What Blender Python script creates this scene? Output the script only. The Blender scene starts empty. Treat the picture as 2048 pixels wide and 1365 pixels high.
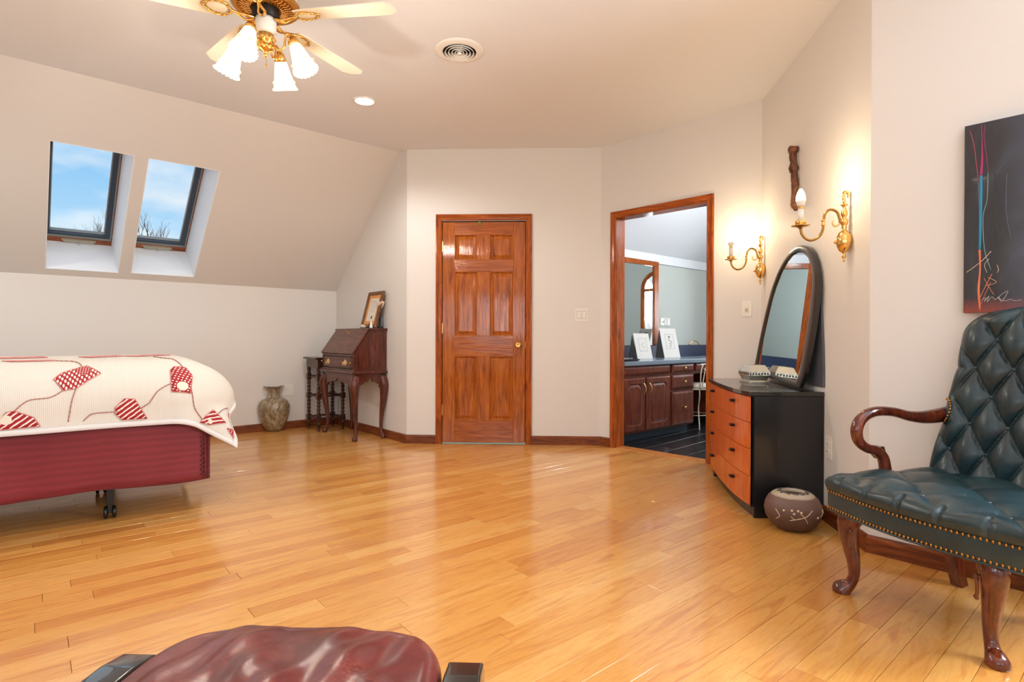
import bpy, bmesh, math, random
from mathutils import Vector as V, Matrix, Euler
PI = math.pi
random.seed(7)
C = bpy.context.scene.collection
SC = bpy.context.scene

# ---------------------------------------------------------------- camera
CAMH = 0.978; F_PX = 1129.4
YAW, PITCH, ROLL = 0.0386, -0.0063, 0.0027
FW = V((-math.sin(YAW)*math.cos(PITCH), math.cos(YAW)*math.cos(PITCH), math.sin(PITCH)))
_r = V((math.cos(YAW), math.sin(YAW), 0)); _u = _r.cross(FW)
RT = _r*math.cos(ROLL)+_u*math.sin(ROLL); UP = -_r*math.sin(ROLL)+_u*math.cos(ROLL)
CAM = V((0, 0, CAMH))
cd = bpy.data.cameras.new('camera'); cam = bpy.data.objects.new('camera', cd); C.objects.link(cam)
cd.sensor_width = 36; cd.lens = F_PX/2048*36; cd.clip_start = 0.02; cd.clip_end = 200
m = Matrix.Identity(4)
for i in range(3):
    m[i][0] = RT[i]; m[i][1] = UP[i]; m[i][2] = -FW[i]; m[i][3] = CAM[i]
cam.matrix_world = m
SC.camera = cam
SC.view_settings.view_transform = 'Standard'; SC.view_settings.look = 'None'
SC.view_settings.gamma = 1; SC.view_settings.use_curve_mapping = False
SC.view_settings.exposure = EXPOSURE = 0.33

# pixel of the 2048x1365 photograph -> real point in the room
def ray(u, v): return FW + RT*((u-1024)/F_PX) - UP*((v-682.5)/F_PX)
def onz(u, v, z=0.0):
    r = ray(u, v); return CAM + r*((z-CAMH)/r.z)
def onpl(u, v, P, n):
    r = ray(u, v); return CAM + r*((V(P)-CAM).dot(n)/r.dot(n))
def ond(u, v, d): return CAM + ray(u, v)*d

# ---------------------------------------------------------------- room plan (metres)
P0 = V((-2.222, 6.275, 0)); P1 = V((-1.168, 5.154, 0)); P2 = V((0.604, 5.154, 0))
P3 = V((1.649, 4.170, 0)); P4 = V((1.533, 2.640, 0))
H = 2.702; K = 1.4906; SLO = 1.4229; BB = 0.0804
dA = (P1-P0).normalized(); LW = V((dA.y, -dA.x, 0))          # LW: along the left wall towards the camera side
dW = (P3-P2).normalized(); dR = (P4-P3).normalized(); dN = V((0.7012, -0.7130, 0)).normalized()
P5 = P4 + dN*2.2; P6 = V((P5.x, -2.3, 0)); P8 = P0 + LW*7.0; P7 = V((-3.6, -2.3, 0))
def rot90(v): return V((-v.y, v.x, 0))    # left of direction

# ---------------------------------------------------------------- world, lamps
def srgb(r, g=None, b=None):
    if g is None: r, g, b = r
    f = lambda c: (c/255/12.92) if c/255 <= 0.04045 else ((c/255+0.055)/1.055)**2.4
    return (f(r), f(g), f(b), 1)
W = bpy.data.worlds.new('sky'); SC.world = W; W.use_nodes = True
nt = W.node_tree; nt.nodes.clear()
N = nt.nodes.new; Lk = nt.links.new
tc = N('ShaderNodeTexCoord'); sep = N('ShaderNodeSeparateXYZ'); Lk(tc.outputs['Generated'], sep.inputs[0])
rp = N('ShaderNodeValToRGB'); Lk(sep.outputs['Z'], rp.inputs[0])
rp.color_ramp.elements[0].position = 0.0; rp.color_ramp.elements[0].color = srgb(205, 232, 244)
rp.color_ramp.elements[1].position = 1.0; rp.color_ramp.elements[1].color = srgb(70, 140, 215)
e_ = rp.color_ramp.elements.new(0.28); e_.color = srgb(118, 184, 232)
mp = N('ShaderNodeMapping'); mp.inputs['Scale'].default_value = (1, 1, 2.6); mp.inputs['Location'].default_value = (3.4, 1.3, 0.4)
Lk(tc.outputs['Generated'], mp.inputs[0])
nz = N('ShaderNodeTexNoise'); nz.inputs['Scale'].default_value = 4.2; nz.inputs['Detail'].default_value = 9; nz.inputs['Roughness'].default_value = .5
Lk(mp.outputs[0], nz.inputs['Vector'])
r2 = N('ShaderNodeValToRGB'); r2.color_ramp.elements[0].position = .40; r2.color_ramp.elements[1].position = .62
Lk(nz.outputs[0], r2.inputs[0])
mx = N('ShaderNodeMix'); mx.data_type = 'RGBA'
Lk(r2.outputs[0], mx.inputs[0]); Lk(rp.outputs[0], mx.inputs[6]); mx.inputs[7].default_value = srgb(238, 240, 238)
bg = N('ShaderNodeBackground'); Lk(mx.outputs[2], bg.inputs[0]); bg.inputs[1].default_value = SKY_STRENGTH = 0.95
wo = N('ShaderNodeOutputWorld'); Lk(bg.outputs[0], wo.inputs[0])

def area(name, loc, direction, sx, sy, power, col):
    l = bpy.data.lights.new(name, 'AREA'); l.shape = 'RECTANGLE'; l.size = sx; l.size_y = sy
    l.energy = power; l.color = col
    o = bpy.data.objects.new(name, l); C.objects.link(o); o.location = loc
    o.rotation_euler = V(direction).to_track_quat('-Z', 'Z').to_euler(); return o
def point(name, loc, power, col, rad=.03):
    l = bpy.data.lights.new(name, 'POINT'); l.energy = power; l.color = col; l.shadow_soft_size = rad
    o = bpy.data.objects.new(name, l); C.objects.link(o); o.location = loc; return o
FAN_W = 7.5; CAN_W = 68; CAN_C = (1, .965, .92)
sd_ = bpy.data.lights.new('sky_glow', 'SUN'); sd_.energy = 1.6; sd_.angle = 1.9; sd_.color = (.72, .86, 1)
so_ = bpy.data.objects.new('sky_glow', sd_); C.objects.link(so_); so_.rotation_euler = V((.444, -.40, -.80)).to_track_quat('-Z', 'Y').to_euler()
DAY = (.83, .92, 1.0); WARM = (1, .70, .40)
# rear daylight, plus lamps added at assumed unseen windows to even out the light
area('daylight_rear', (-0.75, -2.28, 1.45), (0, 1, 1.1), 1.15, 1.35, 25, DAY)
area('fill_rear_left', (-2.6, -2.28, 1.45), (.25, 1, 1.1), 1.15, 1.35, 12, DAY)  # fill lamp added for even light; its window is assumed
area('fill_rear_right', (1.6, -2.28, 1.45), (-.3, 1, 1.1), 1.15, 1.35, 14, DAY)  # second added fill, at a window assumed out of view
p_ = P4+dN*1.62; area('fill_near_right', (p_.x-.004, p_.y-.004, 1.45), (-.713, -.701, 0), .7, 1.35, 140, DAY)  # added fill to lift the left wall; no such window is known
# ---------------------------------------------------------------- mesh helpers
def BM(): return bmesh.new()
def box(bm, x0, x1, y0, y1, z0, z1, M=None):
    vs = [bm.verts.new((M @ V(p)) if M else p) for p in ((x0,y0,z0),(x1,y0,z0),(x1,y1,z0),(x0,y1,z0),(x0,y0,z1),(x1,y0,z1),(x1,y1,z1),(x0,y1,z1))]
    for f in ((0,3,2,1),(4,5,6,7),(0,1,5,4),(1,2,6,5),(2,3,7,6),(3,0,4,7)): bm.faces.new([vs[i] for i in f])
    return vs
def bev(bm, w, seg=1):
    bmesh.ops.bevel(bm, geom=bm.edges[:], offset=w, segments=seg, affect='EDGES', profile=.6, clamp_overlap=True); return bm
def bbox(x0, x1, y0, y1, z0, z1, w=.003, seg=1, M=None):
    bm = BM(); box(bm, x0, x1, y0, y1, z0, z1, M); return bev(bm, w, seg)
def prism(pts, axis, a0, a1, bm=None, M=None):
    """pts: 2-D polygon; axis 'x': pts are (y,z); 'y': (x,z); 'z': (x,y)"""
    bm = bm or BM()
    def mk(p, a):
        q = {'x': (a, p[0], p[1]), 'y': (p[0], a, p[1]), 'z': (p[0], p[1], a)}[axis]
        return (M @ V(q)) if M else V(q)
    A = [bm.verts.new(mk(p, a0)) for p in pts]; B = [bm.verts.new(mk(p, a1)) for p in pts]; n = len(pts)
    fs = [bm.faces.new(A), bm.faces.new(B[::-1])]
    for i in range(n): fs.append(bm.faces.new((A[i], B[i], B[(i+1)%n], A[(i+1)%n])))
    bmesh.ops.recalc_face_normals(bm, faces=bm.faces[:]); return bm
def lathe(prof, seg=24, bm=None, M=None, cap=True, sx=1, sy=1, wob=None):
    bm = bm or BM(); rings = []
    for r, z in prof:
        ring = []
        for k in range(seg):
            a = 2*PI*k/seg; rr = r*(wob(a, z) if wob else 1)
            p = V((rr*math.cos(a)*sx, rr*math.sin(a)*sy, z)); ring.append(bm.verts.new((M @ p) if M else p))
        rings.append(ring)
    for a, b in zip(rings, rings[1:]):
        for k in range(seg): bm.faces.new((a[k], a[(k+1)%seg], b[(k+1)%seg], b[k]))
    if prof[0][0] > 1e-5 and cap: bm.faces.new(rings[0][::-1])
    if prof[-1][0] > 1e-5 and cap: bm.faces.new(rings[-1])
    bmesh.ops.remove_doubles(bm, verts=bm.verts[:], dist=1e-6)
    bmesh.ops.recalc_face_normals(bm, faces=bm.faces[:])
    return bm
def crom(pts, n):
    """Catmull-Rom resample of a list of tuples"""
    P = [V(p) if len(p) < 4 else p for p in pts]; P = [list(p) for p in pts]; out = []
    for i in range(len(P)-1):
        a = P[max(i-1, 0)]; b = P[i]; c = P[i+1]; d = P[min(i+2, len(P)-1)]
        for k in range(n):
            t = k/n
            out.append([0.5*((2*b[j])+(-a[j]+c[j])*t+(2*a[j]-5*b[j]+4*c[j]-d[j])*t*t+(-a[j]+3*b[j]-3*c[j]+d[j])*t**3) for j in range(len(b))])
    out.append(P[-1]); return out
def tube(pts, rad, seg=8, bm=None, closed=False, sm=0, flat=1.0, up=None, cap=True):
    """sweep a round (or flattened) section along pts; rad: number or list"""
    bm = bm or BM()
    if not isinstance(rad, (list, tuple)): rad = [rad]*len(pts)
    if sm:
        q = crom([tuple(p)+(r,) for p, r in zip(pts, rad)], sm); pts = [p[:3] for p in q]; rad = [max(p[3], 1e-4) for p in q]
    P = [V(p) for p in pts]; n = len(P); rings = []; nrm = None
    for i in range(n):
        if closed: t = (P[(i+1)%n]-P[i-1]).normalized()
        else: t = (P[min(i+1, n-1)]-P[max(i-1, 0)]).normalized()
        if nrm is None:
            ref = V(up) if up else (V((0, 0, 1)) if abs(t.z) < .9 else V((1, 0, 0)))
            nrm = (ref - t*ref.dot(t)).normalized()
        else: nrm = (nrm - t*nrm.dot(t)).normalized()
        b = t.cross(nrm)
        rings.append([bm.verts.new(P[i]+nrm*math.cos(2*PI*k/seg)*rad[i]*flat+b*math.sin(2*PI*k/seg)*rad[i]) for k in range(seg)])
    rng = range(n if closed else n-1)
    for i in rng:
        a, b = rings[i], rings[(i+1)%n]
        for k in range(seg): bm.faces.new((a[k], b[k], b[(k+1)%seg], a[(k+1)%seg]))
    if not closed and cap: bm.faces.new(rings[0]); bm.faces.new(rings[-1][::-1])
    bmesh.ops.recalc_face_normals(bm, faces=bm.faces[:]); return bm
def grid(fn, nu, nv, bm=None, uvfn=None, closeu=False):
    bm = bm or BM(); g = [[bm.verts.new(fn(i/(nu-1 if not closeu else nu), j/(nv-1))) for j in range(nv)] for i in range(nu)]
    uvl = bm.loops.layers.uv.verify() if uvfn else None
    for i in range(nu if closeu else nu-1):
        for j in range(nv-1):
            ii = (i+1) % nu
            f = bm.faces.new((g[i][j], g[ii][j], g[ii][j+1], g[i][j+1]))
            if uvl:
                for l, (a, b) in zip(f.loops, ((i, j), (i+1, j), (i+1, j+1), (i, j+1))): l[uvl].uv = uvfn(a/(nu-1), b/(nv-1))
    return bm
def ball(bm, c, r, sx=1, sy=1, sz=1, u=12, v=8):
    M = Matrix.Translation(V(c)) @ Matrix.Diagonal((sx, sy, sz, 1))
    bmesh.ops.create_uvsphere(bm, u_segments=u, v_segments=v, radius=r, matrix=M); return bm
def obj(name, bm, mat=None, parent=None, smooth=False, loc=None, rotz=None):
    me = bpy.data.meshes.new(name); bm.to_mesh(me); bm.free()
    if mat: me.materials.append(mat)
    if smooth:
        for p in me.polygons: p.use_smooth = True
        if smooth is not True:
            try: me.set_sharp_from_angle(angle=math.radians(smooth))
            except Exception: pass
    o = bpy.data.objects.new(name, me); C.objects.link(o)
    if parent: o.parent = parent
    if loc is not None: o.location = loc
    if rotz is not None: o.rotation_euler = (0, 0, rotz)
    return o
def mod_solid(o, t, off=-1):
    s = o.modifiers.new('thickness', 'SOLIDIFY'); s.thickness = t; s.offset = off; return o
def mod_sub(o, n=1):
    s = o.modifiers.new('smooth', 'SUBSURF'); s.levels = n; s.render_levels = n; return o
def tag(o, label, cat, group=None):
    o['label'] = label; o['category'] = cat
    if group: o['group'] = group
    return o
def thing(name, label, cat, loc=(0, 0, 0), rotz=0, group=None):
    o = bpy.data.objects.new(name, None); C.objects.link(o); o.location = loc; o.rotation_euler = (0, 0, rotz)
    o.empty_display_size = .1
    return tag(o, label, cat, group)
def struct(name, bm, mat, smooth=False, parent=None):
    o = obj(name, bm, mat, parent, smooth)
    if not parent: o['kind'] = 'structure'
    return o
def plabel(o, s): o['label'] = s; return o
def copy_tree(o, parent=None):
    c = o.copy(); C.objects.link(c)
    if parent: c.parent = parent
    for ch in list(o.children): copy_tree(ch, c)
    return c
def frame(o, x, y):
    """matrix with origin o, horizontal axes x,y and z up"""
    M = Matrix.Identity(4); z = V(x).cross(V(y))
    for i in range(3): M[i][0] = x[i]; M[i][1] = y[i]; M[i][2] = z[i]; M[i][3] = o[i]
    return M
def ang(v): return math.atan2(v.y, v.x)

# ---------------------------------------------------------------- materials
def mat(name, col, rough=.5, metal=0, coat=0, spec=None, bump=None, nodes=None, emit=None, emis=0, crough=.03, sheen=0):
    m = bpy.data.materials.new(name); m.use_nodes = True; t = m.node_tree; b = t.nodes['Principled BSDF']
    b.inputs['Base Color'].default_value = srgb(col) if len(col) == 3 else col
    b.inputs['Roughness'].default_value = rough; b.inputs['Metallic'].default_value = metal
    b.inputs['Coat Weight'].default_value = coat; b.inputs['Coat Roughness'].default_value = crough
    if spec is not None: b.inputs['Specular IOR Level'].default_value = spec
    if sheen: b.inputs['Sheen Weight'].default_value = sheen
    if emit: b.inputs['Emission Color'].default_value = srgb(emit); b.inputs['Emission Strength'].default_value = emis
    if nodes: nodes(m, t, b)
    if bump:
        sc, st = bump; n = t.nodes.new('ShaderNodeTexNoise'); n.inputs['Scale'].default_value = sc; n.inputs['Detail'].default_value = 6
        c = t.nodes.new('ShaderNodeTexCoord'); t.links.new(c.outputs['Object'], n.inputs['Vector'])
        bp = t.nodes.new('ShaderNodeBump'); bp.inputs['Strength'].default_value = st; bp.inputs['Distance'].default_value = .01
        t.links.new(n.outputs[0], bp.inputs['Height']); t.links.new(bp.outputs[0], b.inputs['Normal'])
    return m
def ramp(t, fac, stops):
    r = t.nodes.new('ShaderNodeValToRGB'); el = r.color_ramp.elements
    el[0].position, el[0].color = stops[0][0], stops[0][1]; el[1].position, el[1].color = stops[-1][0], stops[-1][1]
    for p, c in stops[1:-1]: e = el.new(p); e.color = c
    t.links.new(fac, r.inputs[0]); return r.outputs[0]
def mixc(t, fac, a, b, mode='MIX'):
    m = t.nodes.new('ShaderNodeMix'); m.data_type = 'RGBA'; m.blend_type = mode
    for s, v in ((m.inputs[0], fac), (m.inputs[6], a), (m.inputs[7], b)):
        if hasattr(v, 'is_linked') or hasattr(v, 'links'): t.links.new(v, s)
        else: s.default_value = v
    return m.outputs[2]
def noise(t, vec, scale, detail=4, rough=.5, dist=0):
    n = t.nodes.new('ShaderNodeTexNoise'); n.inputs['Scale'].default_value = scale; n.inputs['Detail'].default_value = detail
    n.inputs['Roughness'].default_value = rough; n.inputs['Distortion'].default_value = dist
    t.links.new(vec, n.inputs['Vector']); return n.outputs[0]
def mapping(t, out='Object', scale=(1, 1, 1), rot=(0, 0, 0)):
    c = t.nodes.new('ShaderNodeTexCoord'); m = t.nodes.new('ShaderNodeMapping'); m.inputs['Scale'].default_value = scale; m.inputs['Rotation'].default_value = rot
    t.links.new(c.outputs[out], m.inputs[0]); return m.outputs[0]
def wood(name, light, mid, dark, scale=(1, 1, 1), rough=.3, coat=.5, strong=.5, rnd=True, crough=.06, bumpy=.02, spec=.3):
    """scale small along the grain"""
    def nd(m, t, b):
        vec = mapping(t, 'Object', scale)
        if rnd:
            oi = t.nodes.new('ShaderNodeObjectInfo'); ad = t.nodes.new('ShaderNodeVectorMath'); ad.operation = 'ADD'
            ml = t.nodes.new('ShaderNodeMath'); ml.operation = 'MULTIPLY'; ml.inputs[1].default_value = 37
            t.links.new(oi.outputs['Random'], ml.inputs[0]); cb = t.nodes.new('ShaderNodeCombineXYZ')
            for i in range(3): t.links.new(ml.outputs[0], cb.inputs[i])
            t.links.new(vec, ad.inputs[0]); t.links.new(cb.outputs[0], ad.inputs[1]); vec = ad.outputs[0]
        n1 = noise(t, vec, 6, 6, .6, 1.2); n2 = noise(t, vec, 40, 3, .6)
        c1 = ramp(t, n1, [(.3, srgb(dark)), (.5, srgb(mid)), (.7, srgb(light))])
        c2 = ramp(t, n2, [(.35, (.55, .55, .55, 1)), (.6, (1, 1, 1, 1))])
        t.links.new(mixc(t, strong, c1, c2, 'MULTIPLY'), b.inputs['Base Color'])
        if bumpy:
            bp = t.nodes.new('ShaderNodeBump'); bp.inputs['Strength'].default_value = bumpy; bp.inputs['Distance'].default_value = .01
            t.links.new(n1, bp.inputs['Height']); t.links.new(bp.outputs[0], b.inputs['Normal']); t.links.new(bp.outputs[0], b.inputs['Coat Normal'])
    return mat(name, mid, rough, coat=coat, nodes=nd, crough=crough, spec=spec)
def glassmat(name, tint=(255, 255, 255), refl=.06):
    m = bpy.data.materials.new(name); m.use_nodes = True; t = m.node_tree; t.nodes.clear()
    tr = t.nodes.new('ShaderNodeBsdfTransparent'); tr.inputs[0].default_value = srgb(tint)
    gl = t.nodes.new('ShaderNodeBsdfGlossy'); gl.inputs['Roughness'].default_value = .01
    fr = t.nodes.new('ShaderNodeFresnel'); fr.inputs[0].default_value = 1.3
    mx = t.nodes.new('ShaderNodeMixShader'); o = t.nodes.new('ShaderNodeOutputMaterial')
    t.links.new(fr.outputs[0], mx.inputs[0]); t.links.new(tr.outputs[0], mx.inputs[1]); t.links.new(gl.outputs[0], mx.inputs[2]); t.links.new(mx.outputs[0], o.inputs[0]); return m

M_WALL = mat('wall_paint', (226, 222, 217), .55, bump=(350, .03), spec=.35)
M_CEIL = mat('ceiling_paint', (235, 237, 241), .7, bump=(250, .03), spec=.2)
M_REVEAL = mat('skylit_reveal_paint', (244, 248, 252), .6)  # bluish sky light put into the lining colour
M_WHITE = mat('white_plastic', (238, 234, 226), .35)
M_WHITEM = mat('white_metal', (240, 238, 232), .3)
M_BRASS = mat('polished_brass', (238, 194, 118), .17, metal=1)
M_PULL = mat('bright_brass', (252, 222, 158), .32, metal=.9)
M_BRASS_OLD = mat('aged_brass', (170, 128, 62), .3, metal=1)
M_CHROME = mat('chrome', (210, 205, 195), .12, metal=1)
M_BLACK = mat('black_plastic', (16, 16, 18), .35)
M_DARK = mat('dark_gap', (20, 18, 16), .8)
M_CASE = wood('oak_trim_wood', (192, 104, 40), (164, 80, 24), (112, 50, 14), (5, 5, .6), .4, .35, .4, crough=.12, spec=.1)
M_CASEH = wood('oak_trim_wood_horizontal', (192, 104, 40), (164, 80, 24), (112, 50, 14), (.6, .6, 6), .4, .35, .4, crough=.12, spec=.1)
M_BASE = wood('baseboard_wood', (158, 84, 38), (126, 62, 26), (80, 36, 14), (.7, .7, 9), .45, .15, .6, crough=.3)
M_DOORV = wood('door_wood_vertical', (190, 110, 40), (168, 88, 26), (122, 58, 14), (6, 6, .5), .35, .7, .25, crough=.06, bumpy=.12, spec=.05)
M_DOORH = wood('door_wood_horizontal', (186, 106, 38), (163, 84, 24), (120, 56, 14), (.5, 6, 6), .35, .7, .25, crough=.06, bumpy=.12, spec=.05)
M_MAHOG = wood('mahogany', (112, 56, 40), (88, 38, 26), (52, 20, 14), (5, 5, .7), .3, .5, .4)
M_MAHOGH = wood('mahogany_front', (118, 74, 60), (100, 58, 46), (72, 38, 30), (.7, .7, 6), .38, .3, .35)
M_WALNUT = wood('dark_turned_wood', (98, 56, 36), (66, 34, 22), (36, 18, 12), (6, 6, 1), .3, .4, .4)
M_VAN = wood('vanity_cherry', (136, 68, 46), (112, 50, 32), (72, 30, 18), (5, 5, .8), .3, .4, .4)
M_CHAIRW = wood('polished_chair_wood', (128, 58, 28), (96, 36, 16), (54, 18, 10), (5, 5, 1), .2, .9, .4)
M_CHERRY = wood('dresser_drawer_wood', (222, 116, 48), (210, 102, 38), (190, 88, 32), (5, 5, .6), .35, .3, .2)
M_BLACKLAM = mat('black_laminate', (20, 21, 24), .3, coat=.2, bump=(60, .02))
M_GLASS = glassmat('window_glass')
# ================================================================ SETTING
T = .12
def wall(name, A, B, z0, z1, holes=(), mat_=None, t=T, M=None, s1=None, ext0=0, ext1=0):
    L = (B-A).length if s1 is None else s1
    if M is None:
        d = (B-A).normalized(); M = frame(A, d, rot90(d))
    bm = BM(); s = -ext0
    for (a, b, c, d_) in sorted(holes):
        box(bm, s, a, 0, t, z0, z1, M)
        if c > z0: box(bm, a, b, 0, t, z0, c, M)
        if d_ < z1: box(bm, a, b, 0, t, d_, z1, M)
        s = b
    box(bm, s, L+ext1, 0, t, z0, z1, M)
    return struct(name, bm, mat_ or M_WALL), M
DX0, DX1 = -.850-P1.x+.01, -.084-P1.x+.005         # closed door slab, distance along the far wall
DX0 = -.838-P1.x; DX1 = -.080-P1.x
WS0, WS1 = .165, 1.025                              # doorway opening in the angled wall
wall('wall_left', P8, P0, 0, K, ext1=.12)
_, M_FAR = wall('wall_far', P1, P2, 0, H, [(DX0-.012, DX1+.012, 0, 2.045)])
_, M_WING = wall('wall_far_right', P2, P3, 0, H, [(WS0-.02, WS1+.02, 0, 2.045)])
wall('wall_right', P3, P4, 0, H, ext0=.1)
wall('wall_near_right', P4, P5, 0, H, [(1.25, 2.0, .75, 2.15)])
wall('wall_rear_right', P5, P6, 0, H, ext1=.12)
Lr = (P7-P6).length; sx = lambda x: P6.x-x
wall('wall_rear', P6, P7, 0, H, [(sx(x+.6), sx(x-.6), .75, 2.15) for x in (1.6, -.75, -2.6)])
wall('wall_rear_left', P7, P8, 0, H, ext0=.12)
# the angled wall under the end of the roof slope
la = (P1-P0).length; M_ANG = frame(P0, dA, rot90(dA))
struct('wall_far_left', prism([(0, 0), (la, 0), (la, H), (SLO, H), (0, K)], 'y', 0, T, M=M_ANG), M_WALL)
# sloped wall with two skylight shafts
UPS = V((dA.x*SLO, dA.y*SLO, H-K)); LS = UPS.length; UPS.normalize(); XS = -LW; NS = UPS.cross(XS)
if NS.dot(dA) > 0: NS = -NS
M_SL = Matrix.Identity(4); OS = P0+V((0, 0, K))
for i in range(3): M_SL[i][0] = XS[i]; M_SL[i][1] = NS[i]; M_SL[i][2] = UPS[i]; M_SL[i][3] = OS[i]
SKY = [(-2.525, -2.028, .072, 1.316), (-1.938, -1.437, .080, 1.316)]
RD = .37
bm = BM(); s = -7.1
for a, b, c, d_ in SKY:
    box(bm, s, a, 0, RD, -.1, LS+.2, M_SL); box(bm, a, b, 0, RD, -.1, c, M_SL); box(bm, a, b, 0, RD, d_, LS+.2, M_SL); s = b
box(bm, s, .12, 0, RD, -.1, LS+.2, M_SL)
struct('wall_left_slope', bm, M_WALL)
# ceiling
cp = [P0+dA*SLO, P1, P2, P3, P4, P5, P6, P7, P8, P8+dA*SLO]
cp = [P0+dA*(SLO), P1+V((0, .1, 0)), P2+V((0, .1, 0)), P3+V((.1, 0, 0)), P4+V((.1, .05, 0)), P5, P6, P7, P8+dA*SLO]
struct('ceiling', prism([(p.x, p.y) for p in cp], 'z', H, H+.1), M_CEIL)
# floor slab and its planks
def poly_in(p, poly):
    c = False; j = len(poly)-1
    for i in range(len(poly)):
        if (poly[i].y > p.y) != (poly[j].y > p.y) and p.x < (poly[j].x-poly[i].x)*(p.y-poly[i].y)/(poly[j].y-poly[i].y)+poly[i].x: c = not c
        j = i
    return c
def split(poly, A, d):
    n = rot90(d); L, R = [], []
    for i in range(len(poly)):
        p, q = poly[i], poly[(i+1) % len(poly)]; a, b = (p-A).dot(n), (q-A).dot(n)
        (L if a > 0 else R).append(p)
        if a == 0: L.append(p)
        if a*b < 0: x = p+(q-p)*(a/(a-b)); L.append(x); R.append(x)
    return [x for x in (L, R) if len(x) > 2]
ROOM = [P0, P1, P2, P3, P4, P5, P6, P7, P8]
def seg_hits(poly, A, B):
    d = (B-A); L = d.length; d = d/L; n = rot90(d)
    s = [(p-A).dot(n) for p in poly]
    if min(s) > -1e-4 or max(s) < 1e-4: return False
    # crossing range along the segment
    xs = []
    for i in range(len(poly)):
        a, b = s[i], s[(i+1) % len(poly)]
        if a*b < 0: xs.append((poly[i]+(poly[(i+1) % len(poly)]-poly[i])*(a/(a-b))-A).dot(d))
    return bool(xs) and max(xs) > 0 and min(xs) < L
def clip_room(poly, room):
    pcs = [poly]
    for i in range(len(room)):
        A, B = room[i], room[(i+1) % len(room)]; nx = []
        for p in pcs: nx += split(p, A, (B-A).normalized()) if seg_hits(p, A, B) else [p]
        pcs = nx
    return [p for p in pcs if poly_in(sum(p, V())/len(p), room)]
slab = [P0, P1, P2, P3, P4, P5, P6, P7, P8]
bm = BM(); prism([(p.x, p.y) for p in slab], 'z', -.06, -.0135, bm)
FLOOR = struct('floor', bm, M_DARK)
def nd_floor(m, t, b):
    c = t.nodes.new('ShaderNodeTexCoord'); at = t.nodes.new('ShaderNodeAttribute'); at.attribute_name = 'plank'
    mp = t.nodes.new('ShaderNodeMapping'); mp.inputs['Rotation'].default_value = (0, 0, -math.radians(42.7)); t.links.new(c.outputs['Object'], mp.inputs[0])
    m2 = t.nodes.new('ShaderNodeMapping'); m2.inputs['Scale'].default_value = (1.0, 9, 1); t.links.new(mp.outputs[0], m2.inputs[0])
    ad = t.nodes.new('ShaderNodeVectorMath'); ad.operation = 'MULTIPLY_ADD'; ad.inputs[1].default_value = (31, 17, 11)
    t.links.new(at.outputs['Color'], ad.inputs[0]); t.links.new(m2.outputs[0], ad.inputs[2]); vec = ad.outputs[0]
    sp = t.nodes.new('ShaderNodeSeparateXYZ'); t.links.new(at.outputs['Color'], sp.inputs[0])
    base = ramp(t, sp.outputs[0], [(0, srgb(204, 138, 64)), (.2, srgb(215, 154, 76)), (.7, srgb(222, 164, 85)), (1, srgb(228, 176, 102))])
    n1 = noise(t, vec, 2.2, 5, .6, 1.8); g1 = ramp(t, n1, [(.32, srgb(232, 202, 168)), (.5, (1, 1, 1, 1)), (.72, srgb(255, 238, 214))])
    c1 = mixc(t, .75, base, g1, 'MULTIPLY')
    n2 = noise(t, vec, 13, 4, .7, .5); g2 = ramp(t, n2, [(.3, srgb(232, 212, 186)), (.55, (1, 1, 1, 1))])
    c2 = mixc(t, .5, c1, g2, 'MULTIPLY')
    n3 = noise(t, vec, 1.1, 2, .5, 3.0); g3 = ramp(t, n3, [(.60, (1, 1, 1, 1)), (.66, srgb(224, 186, 144)), (.72, srgb(210, 168, 124))])
    c3 = mixc(t, .35, c2, g3, 'MULTIPLY')
    t.links.new(c3, b.inputs['Base Color'])
    n4 = noise(t, mp.outputs[0], 3, 2); bp = t.nodes.new('ShaderNodeBump'); bp.inputs['Strength'].default_value = .04; bp.inputs['Distance'].default_value = .02
    t.links.new(n4, bp.inputs['Height']); t.links.new(bp.outputs[0], b.inputs['Coat Normal'])
M_FLOOR = mat('honey_oak_plank', (224, 150, 76), .34, coat=.75, crough=.12, nodes=nd_floor)
def plank_mesh(bm, poly, top, bot, b, key, col):
    n = len(poly); c = sum(poly, V())/n
    def ins(p, d): return p+(c-p).normalized()*0 if d == 0 else p
    A = [bm.verts.new((p.x, p.y, bot)) for p in poly]; B = [bm.verts.new((p.x, p.y, top-b)) for p in poly]
    # inset for the eased edge
    Cc = []
    for i in range(n):
        e1 = (poly[i]-poly[i-1]).normalized(); e2 = (poly[(i+1) % n]-poly[i]).normalized(); s_ = 1 if (e1.x*e2.y-e1.y*e2.x) > 0 else -1
        n1 = rot90(e1)*s_; n2 = rot90(e2)*s_; k = (n1+n2); q = poly[i]+k*(b/max(.3, 1+n1.dot(n2)))
        Cc.append(bm.verts.new((q.x, q.y, top)))
    fs = [bm.faces.new(Cc)]
    for i in range(n):
        j = (i+1) % n; fs.append(bm.faces.new((A[i], A[j], B[j], B[i]))); fs.append(bm.faces.new((B[i], B[j], Cc[j], Cc[i])))
    for f in fs:
        for l in f.loops: l[key] = col
def visible(p, mg=60):
    v = p-CAM; z = v.dot(FW)
    if z < .3: return False
    x = 1024+F_PX*v.dot(RT)/z; y = 682.5-F_PX*v.dot(UP)/z
    return -mg < x < 2048+mg and -mg < y < 1365+mg
ua = math.radians(42.7); UD = V((math.cos(ua), math.sin(ua), 0)); VD = rot90(UD)
PW = .0895; org = onz(1845, 1365)
rnd = random.Random(3); planks = []; rest = []
inroom = [p*1 for p in ROOM]
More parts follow.
